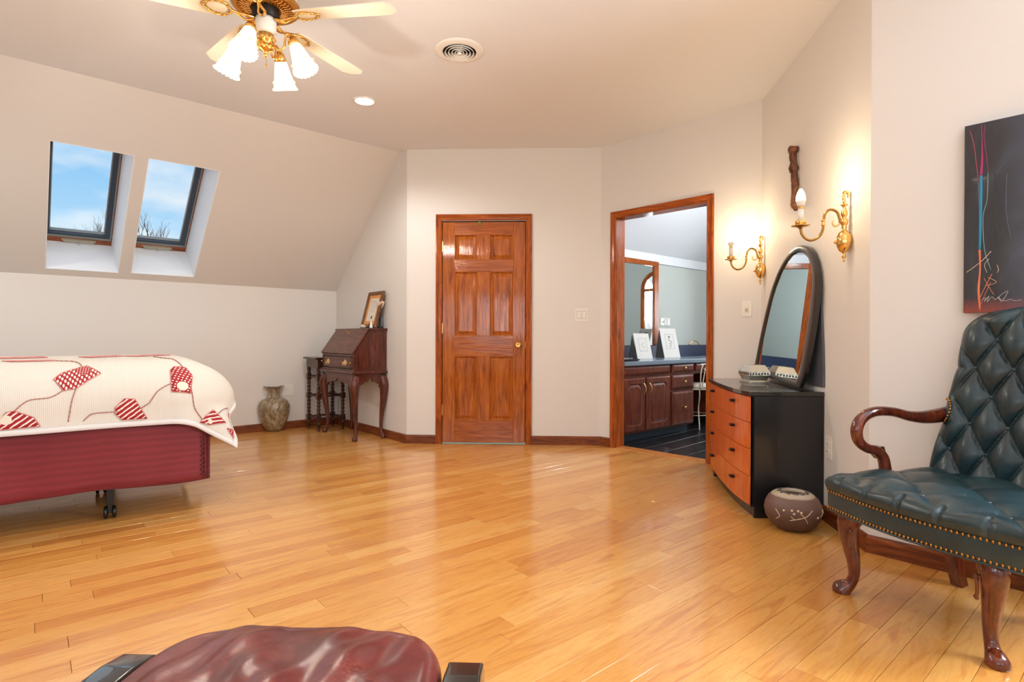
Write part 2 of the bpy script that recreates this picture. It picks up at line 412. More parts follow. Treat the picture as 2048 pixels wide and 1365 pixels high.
for k in range(-60, 75):
    v0 = org.dot(VD)+k*PW; u = -9+rnd.random()*1.2
    while u < 8:
        L = rnd.choice((.35, .5, .65, .8, .95, 1.1, 1.3)) * (.85+.3*rnd.random()); g = .0006
        r = [UD*(u+g)+VD*(v0+g), UD*(u+L-g)+VD*(v0+g), UD*(u+L-g)+VD*(v0+PW-g), UD*(u+g)+VD*(v0+PW-g)]
        u += L
        cx = sum(r, V())/4
        if not (-9 < cx.x < 4 and -3 < cx.y < 7.5): continue
        if not any(poly_in(q, ROOM) for q in r+[cx]): continue
        col = (rnd.random(), rnd.random(), rnd.random(), 1)
        for pc in clip_room(r, ROOM):
            vis = [visible(q) for q in pc]+[visible(sum(pc, V())/len(pc))]
            (planks if any(vis) else rest).append((pc, col))
planks.sort(key=lambda q: -(lambda s_: s_)(1/(sum(q[0], V())/len(q[0])-CAM).length))
rest += planks[296:]; planks = planks[:296]
for pc, col in planks:
    bm = BM(); key = bm.loops.layers.float_color.new('plank'); plank_mesh(bm, pc, 0, -.0135, .0006, key, col)
    bmesh.ops.recalc_face_normals(bm, faces=bm.faces[:]); obj('plank', bm, M_FLOOR, FLOOR)
bm = BM(); key = bm.loops.layers.float_color.new('plank')
for pc, col in rest: plank_mesh(bm, pc, 0, -.0135, .0006, key, col)
bmesh.ops.recalc_face_normals(bm, faces=bm.faces[:]); o = obj('further_planks', bm, M_FLOOR, FLOOR); o['kind'] = 'stuff'
print('PLANKS', len(planks), len(rest))

# baseboards
def baseboard(name, A, B, s0, s1, m0=0, m1=0, t=.014, mt=None):
    d = (B-A).normalized(); M = frame(A, d, rot90(d)); pr = [(0, 0), (-t, 0), (-t, BB-.012), (-t*.75, BB-.006), (-t*.35, BB), (0, BB)]
    bm = BM(); vs = []
    for s, mm in ((s0, m0), (s1, m1)):
        vs.append([bm.verts.new(M @ V((s+mm*p[0]/-t*t, p[0], p[1]))) for p in pr])
    n = len(pr); bm.faces.new(vs[0]); bm.faces.new(vs[1][::-1])
    for i in range(n): bm.faces.new((vs[0][i], vs[1][i], vs[1][(i+1) % n], vs[0][(i+1) % n]))
    bmesh.ops.recalc_face_normals(bm, faces=bm.faces[:]); return struct(name, bm, mt or M_BASE)
tn = math.tan(math.radians(22.5))
baseboard('baseboard_left', P8, P0, .02, 7.0, 0, -.9)
baseboard('baseboard_far_left', P0, P1, 0, la, .9, tn)
baseboard('baseboard_far', P1, P2, 0, DX0-.055, -tn, 0)
baseboard('baseboard_far_2', P1, P2, DX1+.055, (P2-P1).length, 0, -tn*0)
baseboard('baseboard_far_right', P2, P3, 0, WS0-.053, 0, 0)
baseboard('baseboard_far_right_2', P2, P3, WS1+.053, (P3-P2).length, 0, -.35)
baseboard('baseboard_right', P3, P4, 0, (P4-P3).length, .35, tn)
baseboard('baseboard_near_right', P4, P5, 0, 2.2, -tn, 0)
baseboard('baseboard_rear', P6, P7, 0, Lr)

# ---- casings (trim) : moulded profile around an opening, mitred
def casing(name, M, s0, s1, ztop, jamb=T, w=.055, side=-1):
    """prof across the width: (distance from opening, proud)"""
    prof = [(0, 0), (0, .008), (.006, .011), (.012, .008), (.02, .009), (.038, .015), (.044, .019), (.052, .019), (w, .014), (w, 0)]
    par = bpy.data.objects.new(name, None); C.objects.link(par); par['kind'] = 'structure'
    def piece(nm, mt, f):
        bm = BM(); a = [bm.verts.new(M @ V(f(p, 0))) for p in prof]; b = [bm.verts.new(M @ V(f(p, 1))) for p in prof]; n = len(prof)
        bm.faces.new(a); bm.faces.new(b)
        for i in range(n): bm.faces.new((a[i], b[i], b[(i+1) % n], a[(i+1) % n]))
        bmesh.ops.recalc_face_normals(bm, faces=bm.faces[:]); obj(nm, bm, mt, par)
    piece('side_casing', M_CASE, lambda p, e: (s0-p[0], -p[1], 0 if e == 0 else ztop+p[0]))
    piece('side_casing', M_CASE, lambda p, e: (s1+p[0], -p[1], 0 if e == 0 else ztop+p[0]))
    piece('head_casing', M_CASEH, lambda p, e: ((s0-p[0]) if e == 0 else (s1+p[0]), -p[1], ztop+p[0]))
    for a, b in ((s0-.018, s0+.002), (s1-.002, s1+.018)):
        bm = BM(); box(bm, a, b, .0005, jamb, 0, ztop+.001, M); obj('jamb', bm, M_CASE, par)
    bm = BM(); box(bm, s0, s1, .0005, jamb, ztop-.002, ztop+.015, M); obj('head_jamb', bm, M_CASEH, par)
    return par
casing('trim_1', M_FAR, DX0-.006, DX1+.006, 2.048)
casing('trim_2', M_WING, WS0+.006, WS1-.006, 2.038, jamb=T+.005)
bm = BM(); box(bm, WS0, WS1, -.002, T+.005, -.02, .003, M_WING); bev(bm, .002); struct('trim_3', bm, wood('threshold_wood', (226, 150, 78), (216, 138, 66), (190, 112, 50), (3, 3, 3), .3, .6, .3))

# ---- six panel door
def door_six(name, M):
    root = bpy.data.objects.new(name, None); C.objects.link(root); root['kind'] = 'structure'; root.matrix_world = M @ Matrix.Translation((DX0, 0.006, 0))
    Wd = DX1-DX0; Hd = 2.034; z0 = .012
    cols = [(.108, .318), (.432, Wd-.108)]; rows = [(.215, .804), (.991, 1.579), (1.690, 1.918)]
    o = obj('slab_core', bbox(.002, Wd-.002, .014, .034, z0, Hd, .001), M_DOORV, root)
    for a, b in ((0, cols[0][0]), (cols[1][1], Wd)): obj('stile', bbox(a, b, 0, .03, z0, Hd, .0015), M_DOORV, root)
    for a, b in ((z0, rows[0][0]), (rows[0][1], rows[1][0]), (rows[1][1], rows[2][0]), (rows[2][1], Hd)):
        obj('rail', bbox(cols[0][0], cols[1][1], 0.0003, .03, a, b, .0015), M_DOORH, root)
    for a, b in rows: obj('mullion', bbox(cols[0][1], cols[1][0], 0.0003, .03, a, b, .0015), M_DOORV, root)
    for r0, r1 in rows:
        for c0, c1 in cols:
            bm = BM()
            # sticking moulding ring + raised field as nested rectangles (inset, depth)
            lev = [(0, .001), (.004, .001), (.013, .012), (.017, .013), (.044, .003), (.047, .003)]
            rings = []
            for i, y in lev: rings.append([bm.verts.new((x, y, z)) for x, z in ((c0+i, r0+i), (c1-i, r0+i), (c1-i, r1-i), (c0+i, r1-i))])
            for p, q in zip(rings, rings[1:]):
                for k in range(4): bm.faces.new((p[k], p[(k+1) % 4], q[(k+1) % 4], q[k]))
            bm.faces.new(rings[-1]); bmesh.ops.recalc_face_normals(bm, faces=bm.faces[:]); obj('panel', bm, M_DOORV, root)
    for z in (.31, 1.06, 1.81):
        bm = bbox(-.010, .004, -.006, .004, z-.045, z+.045, .001); tube([(-.004, -.008, z-.05), (-.004, -.008, z+.05)], .005, 8, bm); obj('hinge', bm, M_BRASS, root)
    kx, kz = Wd-.063, .91
    Mk = Matrix.Translation((kx, 0, kz)) @ Matrix.Rotation(PI/2, 4, 'X')
    kb = obj('knob', lathe([(.0, -.001), (.033, 0), (.033, .004), (.028, .009), (.012, .012), (.011, .03), (.018, .036), (.027, .046), (.028, .056), (.022, .064), (.014, .066), (.012, .063), (0, .063)], 28, M=Mk), M_BRASS, root, True)
    bm = bbox(Wd-.002, Wd+.004, .0, .02, kz-.03, kz+.03, .001); obj('strike_edge', bm, M_BRASS_OLD, root)
    bm = BM()   # small flower-shaped catch at the head of the door
    for k in range(5):
        a = k*2*PI/5+.3; ball(bm, (.34+.011*math.cos(a), -.004, 2.022+.011*math.sin(a)), .008, 1, .5, 1, 8, 6)
    ball(bm, (.34, -.006, 2.022), .007, 1, 1, 1, 8, 6); obj('head_catch', bm, mat('catch_green', (128, 128, 52), .4, metal=.4), root, True)
    return root
door_six('door_1', M_FAR)
bm = BM(); box(bm, DX0-.2, DX1+.2, .13, .15, 0, 2.2, M_FAR); struct('wall_closet_back', bm, M_DARK)

# ---- skylights
M_SKW = wood('skylight_pine', (186, 106, 58), (158, 82, 44), (110, 54, 28), (.8, 5, 5), .35, .4, .4)
M_SASH = mat('grey_blue_sash', (62, 76, 92), .35, metal=.2); M_SASHL = mat('light_grey_gasket', (142, 146, 142), .45)
M_BARM = mat('control_bar', (178, 172, 152), .4)
def ring(x0, x1, z0, z1, w, y0, y1, M=None, bv=.002):
    obs = []
    for a in ((x0, x0+w, z0, z1), (x1-w, x1, z0, z1), (x0+w, x1-w, z0, z0+w), (x0+w, x1-w, z1-w, z1)): obs.append(bbox(a[0], a[1], y0, y1, a[2], a[3], bv, M=M))
    return obs
for i, (a, b, c, d_) in enumerate(SKY):
    root = bpy.data.objects.new('window_%d' % (i+1), None); C.objects.link(root); root['kind'] = 'structure'; root.matrix_world = M_SL
    a0, b0_, c0, d0 = a, b, c, d_; a, b = a-.045, b-.028
    for q in ring(a-.07, b+.072, c-.03, d_+.02, .08, .345, .42): obj('wood_frame', q, M_SKW, root)
    for q in ring(a+.014, b+.004, c+.046, d_-.022, .022, .35, .40): obj('gasket', q, M_SASHL, root)
    for q in ring(a+.034, b-.016, c+.058, d_-.034, .038, .355, .41): obj('sash', q, M_SASH, root)
    for q in ring(a+.070, b-.052, c+.094, d_-.066, .010, .372, .405): obj('glazing_bead', q, M_SASHL, root)
    obj('glass', bbox(a+.07, b-.054, .39, .396, c+.095, d_-.068, .0003), M_GLASS, root)
    cx = (a+b)/2
    hb = obj('control_bar', prism([(cx-.10, c+.042), (cx+.14, c+.042), (cx+.12, c+.018), (cx-.08, c+.018)], 'y', .325, .352), M_BARM, root)
    bm = BM(); ball(bm, (cx+.02, .318, c+.022), .008); tube([(cx+.02, .318, c+.022), (cx+.025, .312, c+.006)], .003, 6, bm); obj('control_knob', bm, M_CHROME, root, True)
    bm = tube([(b-.03, .33, 1.14), (b-.035, .315, 1.165), (b-.05, .315, 1.17), (b-.055, .32, 1.155)], .0028, 6, sm=4); obj('blind_hook', bm, M_WHITEM, root, True)
    if i == 0: obj('blind_hook', tube([(a+.03, .33, 1.14), (a+.035, .315, 1.165), (a+.05, .315, 1.17), (a+.055, .32, 1.155)], .0028, 6, sm=4), M_WHITEM, root, True)
# linings of the shafts, sky light put into their cool white
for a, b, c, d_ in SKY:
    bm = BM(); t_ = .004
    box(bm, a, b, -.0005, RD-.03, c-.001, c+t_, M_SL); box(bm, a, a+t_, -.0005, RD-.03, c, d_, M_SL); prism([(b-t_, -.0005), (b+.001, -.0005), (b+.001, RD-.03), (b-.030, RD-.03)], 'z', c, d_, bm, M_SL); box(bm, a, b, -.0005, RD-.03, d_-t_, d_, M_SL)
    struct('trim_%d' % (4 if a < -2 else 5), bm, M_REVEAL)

# ---- unseen windows: middle rear read off the door's reflection, others added for even light
M_WF = mat('white_window_wood', (235, 232, 226), .4)
def unseen_window(n, M, s0, s1, z0, z1):
    root = bpy.data.objects.new('window_%d' % n, None); C.objects.link(root); root['kind'] = 'structure'; root.matrix_world = M
    for q in ring(s0-.06, s1+.06, z0-.06, z1+.06, .08, -.018, .0): obj('frame', q, M_WF, root)
    for q in ring(s0, s1, z0, z1, .04, .03, .07): obj('frame', q, M_WF, root)
    obj('meeting_rail', bbox(s0, s1, .03, .07, (z0+z1)/2-.02, (z0+z1)/2+.02), M_WF, root)
    obj('glass', bbox(s0+.02, s1-.02, .048, .052, z0+.02, z1-.02, .0003), M_GLASS, root)
M_REAR = frame(P6, (P7-P6).normalized(), rot90((P7-P6).normalized()))
for k, x in enumerate((1.6, -.75, -2.6)): unseen_window(3+k, M_REAR, sx(x+.6), sx(x-.6), .75, 2.15)  # the outer two are added to even out the light
M_NEAR = frame(P4, dN, rot90(dN)); unseen_window(6, M_NEAR, 1.25, 2.0, .75, 2.15)  # last one: added window for the fill lamp on the left wall
M_RIGHT = frame(P3, dR, rot90(dR)); M_LEFT = frame(P8, -LW, rot90(-LW))

# ---- ground and bare trees outside the skylights
g = BM(); bmesh.ops.create_grid(g, x_segments=1, y_segments=1, size=70, matrix=Matrix.Translation((0, 0, -3.2)))
struct('ground', g, mat('winter_grass', (120, 118, 84), .9, bump=(2, .4)))
M_BARK = mat('grey_bark', (92, 78, 68), .9)
def bare_tree(base, h, seed, label):
    rn = random.Random(seed); bm = BM()
    def br(p, d, L, r, dep):
        pts = [p]; q = V(p); dd = V(d)
        for i in range(4):
            dd = (dd+V((rn.uniform(-.12, .12), rn.uniform(-.12, .12), rn.uniform(0, .10)))).normalized(); q = q+dd*L/4; pts.append(q.copy())
        tube(pts, [r, r*.9, r*.8, r*.7, r*.55], 4 if dep > 1 else 7, bm)
        if dep < 4:
            for k in range(5 if dep else 8):
                t_ = rn.uniform(.35, 1); i = min(3, int(t_*4)); pp = pts[i]+(pts[i+1]-pts[i])*(t_*4-i if i < 3 else .9)
                a = rn.uniform(0, 2*PI); sp = V((math.cos(a), math.sin(a), rn.uniform(.7, 1.6))).normalized()
                br(pp, (dd*.6+sp*.7).normalized(), L*rn.uniform(.42, .62), r*.42, dep+1)
    root = thing('bare_tree', label, 'tree', base, group=None)
    br(V((0, 0, 0)), V((0, 0, 1)), h*.55, h*.018, 0); tz = max(v.co.z for v in bm.verts); bmesh.ops.scale(bm, vec=(h/tz,)*3, verts=bm.verts[:]); obj('branches', bm, M_BARK, root); return root
b1 = ond(205, 440, 16); b2 = ond(140, 450, 19); b3 = ond(287, 470, 30)
bare_tree((b1.x, b1.y, -3.2), 8.35, 5, 'taller leafless winter tree seen low in the left skylight, at its right edge')
bare_tree((b2.x, b2.y, -3.2), 8.55, 8, 'shorter leafless tree seen low in the middle of the left skylight')
bare_tree((b3.x, b3.y, -3.2), 9.9, 13, 'small leafless treetop at the bottom left of the right skylight')
# ================================================================ BATHROOM beyond the doorway
BD = -LW                                # along the vanity, into the distance
NBV = V((BD.y, -BD.x, 0))               # out of the vanity front
FP = onz(1251, 884)+NBV*.07
M_V = frame(FP, BD, -NBV)               # local: x along the front, y into the cabinet, z up
XL = -.135
YO = -2.45
M_BW = mat('bathroom_grey_green_paint', (196, 201, 194), .6); M_BC = mat('bathroom_ceiling_white', (222, 224, 228), .7)
bm = BM(); box(bm, XL, 3.1, .577, .66, 0, 1.83, M_V); struct('wall_bathroom_back', bm, M_BW)
bm = BM()
for y0_, y1_, za, zb in ((-3.0, -.92, 0, 2.7), (-.42, .66, 0, 2.7), (-.92, -.42, 0, .75), (-.92, -.42, 1.99, 2.7)): box(bm, 3.0, 3.1, y0_, y1_, za, zb, M_V)
struct('wall_bathroom_end', bm, M_BW)
bm = BM(); box(bm, -.24, -.17, YO-.1, -1.40, 0, 2.7, M_V); struct('wall_bathroom_side', bm, M_BW)
# opposite wall with the arched window that the vanity mirror shows
awx0, awx1 = .0, .5; YO = -2.45
M_OP = M_V @ Matrix.Translation((0, YO, 0))
bm = BM(); box(bm, -.24, 3.1, -.1, 0, 0, 2.7, M_OP); struct('wall_bathroom_opposite', bm, M_BW)
M_OP = M_V @ Matrix.Translation((3.0, -.92, 0)) @ Matrix.Rotation(PI/2, 4, 'Z')   # in the end wall; +y points into the bathroom
root = bpy.data.objects.new('window_7', None); C.objects.link(root); root['kind'] = 'structure'; root.matrix_world = M_OP
cxw = (awx0+awx1)/2; rw = (awx1-awx0)/2; zsp = 1.72
arc = [(cxw+rw*math.cos(a), zsp+rw*math.sin(a)) for a in [PI*i/14 for i in range(15)]]
obj('arched_frame', tube([(awx0, .02, .75)]+[(p[0], .02, p[1]) for p in arc[::-1]]+[(awx1, .02, .75)], .034, 6), M_CASE, root)
obj('mullion', bbox(cxw-.02, cxw+.02, 0, .04, .75, zsp+rw, .002), M_CASE, root); obj('transom', bbox(awx0, awx1, 0, .04, zsp-.03, zsp+.01, .002), M_CASE, root)
bm = BM(); prism([(awx0-.02, zsp)]+[(p[0], p[1]) for p in arc[::-1]]+[(awx1+.02, zsp), (awx1+.02, zsp+rw+.03), (awx0-.02, zsp+rw+.03)], 'y', -.02, .0, bm); obj('arch_head', bm, M_BW, root)
obj('glass', bbox(awx0, awx1, -.05, -.045, .75, zsp+rw, .0003), M_GLASS, root)
# ceiling : strip, slope and flat
bm = prism([(.575, 1.83), (.575, 1.93), (.02, 2.5), (.02, 2.75), (.7, 2.75), (.7, 1.83)], 'x', XL, 3.1, M=M_V); struct('ceiling_bathroom_slope', bm, M_BC)
bm = BM(); box(bm, XL-.03, 3.1, -2.6, .02, 2.5, 2.6, M_V); struct('ceiling_bathroom', bm, M_BC)
bm = BM(); box(bm, XL, 3.0, .560, .577, 1.83, 1.93, M_V); struct('trim_6', bm, mat('bathroom_white_trim', (236, 238, 242), .5))
area('daylight_bathroom', tuple(M_OP @ V((cxw, -.07, 1.35))), tuple(-BD), .48, 1.15, 34, (.9, .95, 1))
point('bathroom_fill', tuple(M_V @ V((.9, -1.0, 2.2))), 46, (.93, .96, 1), .09)  # unseen fill added to brighten the bathroom; no fixture stands here
# black floor tiles
bm = BM(); prism([tuple((M_V @ V(p)).xy) for p in ((-.15, .6, 0), (3.1, .6, 0), (3.1, -2.5, 0), (-.32, -2.5, 0))], 'z', -.05, -.004, bm)
BF = struct('floor_bathroom', bm, mat('grey_grout', (84, 82, 80), .8))
M_TILE = mat('black_glazed_tile', (24, 25, 30), .3, coat=.1, bump=(14, .05))
tl = []; ts = .203
Mi = M_WING.inverted()
for i in range(-8, 18):
    for j in range(-2, 16):
        # tile grid aligned with the doorway wall
        c = M_WING @ V((i*ts+.06, T+.008+j*ts+ts/2, 0)); l = M_V.inverted() @ c
        if -.3 < l.x < 2.9 and YO+.1 < l.y < .45 and not (l.y > .2 and l.x < 1.0): tl.append((i, j, c))
tm = None; rest_b = BM(); rn = random.Random(4)
for i, j, c in tl:
    q = Mi @ c
    if tm is None:
        b_ = bbox(-ts/2+.002, ts/2-.002, -ts/2+.002, ts/2-.002, -.012, 0, .0006)
        tm = obj('tile', b_, M_TILE, BF); t0 = tm
    else: t0 = tm.copy(); C.objects.link(t0); t0.parent = BF
    t0.location = c+V((0, 0, rn.uniform(-.0006, .0006))); t0.rotation_euler = (0, 0, ang(dW))
rest_b.free()
# vanity
VAN = thing('vanity_cabinet', 'cherry wood bathroom vanity with raised-panel doors and drawers under a blue-grey top', 'cabinet', FP, ang(BD))
obj('carcass', bbox(XL, 1.075, .018, .575, .075, .715, .002), M_VAN, VAN)
obj('carcass', bbox(1.62, 2.6, .018, .575, .075, .715, .002), M_VAN, VAN)
obj('drawer_rail', bbox(1.075, 1.62, .02, .575, .60, .715, .002), M_VAN, VAN)
obj('toe_kick', bbox(XL, 1.05, .07, .5, 0, .08, .001), mat('blue_grey_kick', (44, 58, 74), .4), VAN)
def raised(x0, x1, z0, z1, cut=.0, th=.02, edge=.014, field=.055, notch=0):
    bm = BM()
    def rc(i, y, nn=0):
        a, b, c, d = x0+i, x1-i, z0+i, z1-i
        if nn: return [(a+nn, y, c), (b-nn, y, c), (b, y, c+nn), (b, y, d-nn), (b-nn, y, d), (a+nn, y, d), (a, y, d-nn), (a, y, c+nn)]
        e = 1e-4; return [(a+e, y, c), (b-e, y, c), (b, y, c+e), (b, y, d-e), (b-e, y, d), (a+e, y, d), (a, y, d-e), (a, y, c+e)]
    lev = [(0, .018, 0), (0, .005, 0), (.004, 0, 0), (edge, -.006, 0)]
    if field: lev += [(field, -.006, notch), (field+.006, .002, notch), (field+.012, .003, notch), (field+.03, -.005, notch)]
    rings = [[bm.verts.new(p) for p in rc(*l)] for l in lev]
    for p, q in zip(rings, rings[1:]):
        for k in range(8): bm.faces.new((p[k], p[(k+1) % 8], q[(k+1) % 8], q[k]))
    bm.faces.new(rings[-1]); bm.faces.new(rings[0]); bmesh.ops.recalc_face_normals(bm, faces=bm.faces[:]); return bm
obj('false_drawer_front', raised(-.12, .625, .625, .71, field=0, edge=.022), M_VAN, VAN)
for x0, x1, hx in ((-.125, .212, .178),)[0:0]+((-.125, .212, .178), (.235, .625, .27)):
    d = obj('door', raised(x0, x1, .095, .60, notch=.028), M_VAN, VAN)
    bm = tube([(hx, -.004, .545), (hx, -.02, .53), (hx, -.028, .515), (hx+.004, -.03, .49), (hx, -.028, .465), (hx, -.02, .45), (hx, -.004, .435)], [.006, .0045, .004, .006, .004, .0045, .006], 8, sm=4)
    obj('handle', bm, M_BRASS, d, True)
for z0, z1, x0, x1 in ((.625, .71, .665, 1.06), (.455, .60, .665, 1.06), (.095, .43, .665, 1.06), (.625, .71, 1.11, 1.58)):
    d = obj('drawer', raised(x0, x1, z0, z1, field=0, edge=.022), M_VAN, VAN)
    Mk = Matrix.Translation(((x0+x1)/2, -.004, (z0+z1)/2)) @ Matrix.Rotation(PI/2, 4, 'X')
    obj('knob', lathe([(0, -.002), (.006, 0), (.006, .012), (.014, .018), (.016, .024), (.012, .03), (0, .032)], 16, M=Mk), M_BRASS, d, True)
CT = thing('countertop', 'blue-grey laminate bathroom countertop running along the vanity', 'countertop', FP, ang(BD))
M_CT = mat('blue_grey_laminate', (126, 142, 158), .25, coat=.3)
obj('slab', bbox(XL, 2.9, -.025, .575, .717, .757, .006, 2), M_CT, CT)
obj('backsplash', bbox(XL, 2.9, .553, .576, .757, .893, .003), mat('navy_backsplash', (40, 54, 88), .3, coat=.3), CT)
MR = thing('vanity_mirror', 'wood-framed mirror on the bathroom wall above the vanity counter', 'mirror', FP, ang(BD))
for q in (bbox(XL, 1.22, .545, .575, 1.79, 1.845, .003), bbox(1.14, 1.22, .545, .575, .895, 1.79, .003), bbox(XL, XL+.05, .545, .575, .895, 1.845, .003)): obj('frame', q, M_CASE, MR)
M_MIR = mat('mirror_silver', (226, 232, 232), .01, metal=1)
obj('mirror_glass', bbox(XL+.02, 1.15, .562, .57, .895, 1.80, .0005), M_MIR, MR)
# leaning drawings
M_MAT = mat('white_mat_board', (232, 228, 220), .5, coat=.3); M_INK = mat('pencil_line', (96, 92, 90), .8); M_PAPER = mat('cream_paper', (214, 208, 196), .6)
def at_v(u, v, z):
    p = M_V.inverted() @ onz(u, v, z); return p
def drawing(u0, u1, v0, vtop, label, seed, kind):
    a = M_V.inverted() @ onpl(u0, v0, M_V @ V((0, .36, 0)), NBV); a.y = .36; w = .27 if kind == 1 else .235
    t = thing('matted_drawing', label, 'picture', M_V @ V((a.x, a.y, .757)), ang(BD)+(-.10))
    tilt = Matrix.Rotation(-.24, 4, 'X'); h = .335 if kind == 1 else .275
    obj('mat_board', bbox(0, w, -.004, 0, 0, h, .0008, M=tilt), M_MAT, t)
    obj('easel_back', bbox(w*.35, w*.65, .0, .004, 0, h*.85, .0008, M=Matrix.Translation((0, .12, 0)) @ Matrix.Rotation(.16, 4, 'X')), M_DARK, t)
    obj('side_wing', prism([(.0, 0), (.125, 0), (.075, h*.93)], 'x', -.003, 0), mat('grey_card_%d' % seed, (86, 84, 82), .7), t)
    bm = BM(); x0, x1, z0, z1 = w*.25, w*.75, h*.3, h*.8
    for p, q in (((x0, z0), (x1, z0)), ((x1, z0), (x1, z1)), ((x1, z1), (x0, z1)), ((x0, z1), (x0, z0))):
        tube([tilt @ V((p[0], -.0045, p[1])), tilt @ V((q[0], -.0045, q[1]))], .0008, 4, bm)
    rn = random.Random(seed); cx = w*.5
    if kind == 1:
        P = [(cx, .72), (cx-.01, .66), (cx-.02, .6), (cx+.012, .56), (cx+.02, .5), (cx-.012, .47), (cx+.01, .42), (cx-.02, .38), (cx-.004, .34)]
        tube([tilt @ V((a_, -.0048, b_*h)) for a_, b_ in P], .0013, 4, bm, sm=3)
        tube([tilt @ V((a_+.016, -.0048, b_*h)) for a_, b_ in P], .0010, 4, bm, sm=3)
        for k in range(16): tube([tilt @ V((cx-.012+rn.uniform(0, .03), -.0048, h*(.68+rn.uniform(0, .06)))), tilt @ V((cx-.012+rn.uniform(0, .03), -.0048, h*(.68+rn.uniform(0, .06))))], .0012, 4, bm)
    else:
        tube([tilt @ V((cx+.02*math.sin(k), -.0048, h*(.4+.03*k))) for k in range(9)], .0010, 4, bm, sm=3)
    obj('pencil_drawing', bm, M_INK, t)
    return t
drawing(1275, 1314, 713, 660, 'smaller white matted sketch leaning on the bathroom counter, left of the pair', 3, 0)
drawing(1329, 1371, 711, 654, 'larger white matted figure sketch leaning on the bathroom counter, right of the pair', 5, 1)
t = thing('soap_tray', 'low dark patterned tray at the left end of the bathroom counter', 'tray', M_V @ V((.07, .14, .7575)), ang(BD))
obj('tray_base', lathe([(0, 0), (.10, 0), (.12, .006), (.125, .014), (.12, .014), (.11, .008), (0, .006)], 20, sx=1.5), M_BLACK, t)
rn = random.Random(2); M_SOAP = mat('pearl_soap', (150, 150, 150), .3)
for k in range(7): bm = BM(); ball(bm, (-.12+k*.04, rn.uniform(-.03, .03), .018), .014, 1, 1, .6, 8, 6); obj('guest_soap', bm, M_SOAP, t, True)

# plate with switches on the back wall
def switchplate(name, M, x, z, w, h, label, kinds, mt=None):
    t = thing(name, label, 'light switch' if 'o' not in kinds else 'outlet', (0, 0, 0)); t.matrix_world = M @ Matrix.Translation((x, 0, z)); mt = mt or M_WHITE
    obj('plate', bbox(-w/2, w/2, -.005, 0.0, -h/2, h/2, .002, 2), mt, t)
    n = len(kinds)
    for i, k in enumerate(kinds):
        cx = (i-(n-1)/2)*.046
        if k == 'r':
            obj('rocker', bbox(cx-.0165, cx+.0165, -.010, -.004, -.033, .033, .0015, M=Matrix.Rotation(.05, 4, 'X')), mt, t); 
            obj('rocker_recess', bbox(cx-.0185, cx+.0185, -.0056, -.004, -.0355, .0355, .0002), mat('recess_grey', (150, 146, 140), .6), t)
        if k == 't':
            obj('toggle_slot', bbox(cx-.006, cx+.006, -.0065, -.004, -.013, .013, .0005), mat('slot_tan', (196, 186, 160), .6), t)
            obj('toggle', bbox(cx-.004, cx+.004, -.018, -.004, -.002, .012, .001, M=Matrix.Rotation(.3, 4, 'X')), mt, t)
        if k == 'd':
            obj('dimmer_slot', bbox(cx-.016, cx+.016, -.0065, -.004, -.034, .034, .001), mt, t)
            obj('slider', bbox(cx-.009, cx+.009, -.016, -.005, -.018, .004, .002), mat('almond_slider', (206, 192, 160), .5), t)
        if k == 'o':
            for dz in (-.02, .02):
                r = obj('receptacle', bbox(cx-.0165, cx+.0165, -.008, -.004, dz-.014, dz+.014, .003), mt, t)
                for ex in (-.006, .006): obj('slot', bbox(cx+ex-.0012, cx+ex+.0012, -.0086, -.0075, dz-.003, dz+.006, .0001), M_DARK, r)
    for dz in ((-h/2+.012, h/2-.012) if kinds != ['o'] else (0,)):
        bm = BM(); ball(bm, (0, -.005, dz), .003, 1, .5, 1, 8, 6); obj('screw', bm, mt, t)
    return t
switchplate('light_switch', M_V @ Matrix.Translation((0, .575, 0)), 1.39, 1.165, .19, .085, 'ivory triple switch plate on the bathroom wall above the counter', ['t', 'r', 'r'])
t = thing('towel_ring', 'half-round brass ring standing on the bathroom counter by the right jamb', 'towel ring', M_V @ V((1.90, .50, .893)), ang(BD))
obj('ring', tube([(.10*math.cos(a), 0, .05*math.sin(a)) for a in [PI*i/12 for i in range(13)]], .006, 8), M_BRASS, t, True)
obj('mount', bbox(-.11, -.09, -.012, .012, -.0, .012, .002), M_BRASS, t); obj('mount', bbox(.09, .11, -.012, .012, 0, .012, .002), M_BRASS, t)
# little wire vanity chair
cp_ = onz(1399, 861); t = thing('vanity_chair', 'cream wire-frame vanity chair with cushioned seat pushed into the bathroom kneehole', 'chair', (cp_.x, cp_.y, 0), ang(BD))
M_WIRE = mat('cream_painted_wire', (216, 204, 184), .35)
for sx_, sy_ in ((0, 0), (.36, 0), (.02, .34), (.34, .34)):
    cx, cy = .18, .17
    pts = [(sx_, sy_, 0), (sx_+(cx-sx_)*.06, sy_+(cy-sy_)*.06, .08), (sx_+(cx-sx_)*.22, sy_+(cy-sy_)*.22, .22), (sx_+(cx-sx_)*.02, sy_+(cy-sy_)*.02, .36), (sx_+(cx-sx_)*.06, sy_+(cy-sy_)*.06, .43)]
    obj('leg', tube(pts, .007, 7, sm=5), M_WIRE, t, True)
obj('stretcher_ring', tube([(.18+.15*math.cos(a), .17+.15*math.sin(a), .14) for a in [2*PI*i/20 for i in range(20)]], .005, 6, closed=True), M_WIRE, t, True)
obj('seat_ring', tube([(.18+.19*math.cos(a), .17+.18*math.sin(a), .425) for a in [2*PI*i/24 for i in range(24)]], .008, 6, closed=True), M_WIRE, t, True)
obj('seat', lathe([(0, 0), (.17, 0), (.185, .012), (.185, .03), (.16, .05), (0, .06)], 24, M=Matrix.Translation((.18, .17, .43))), mat('cream_cushion', (222, 214, 198), .8), t, True)
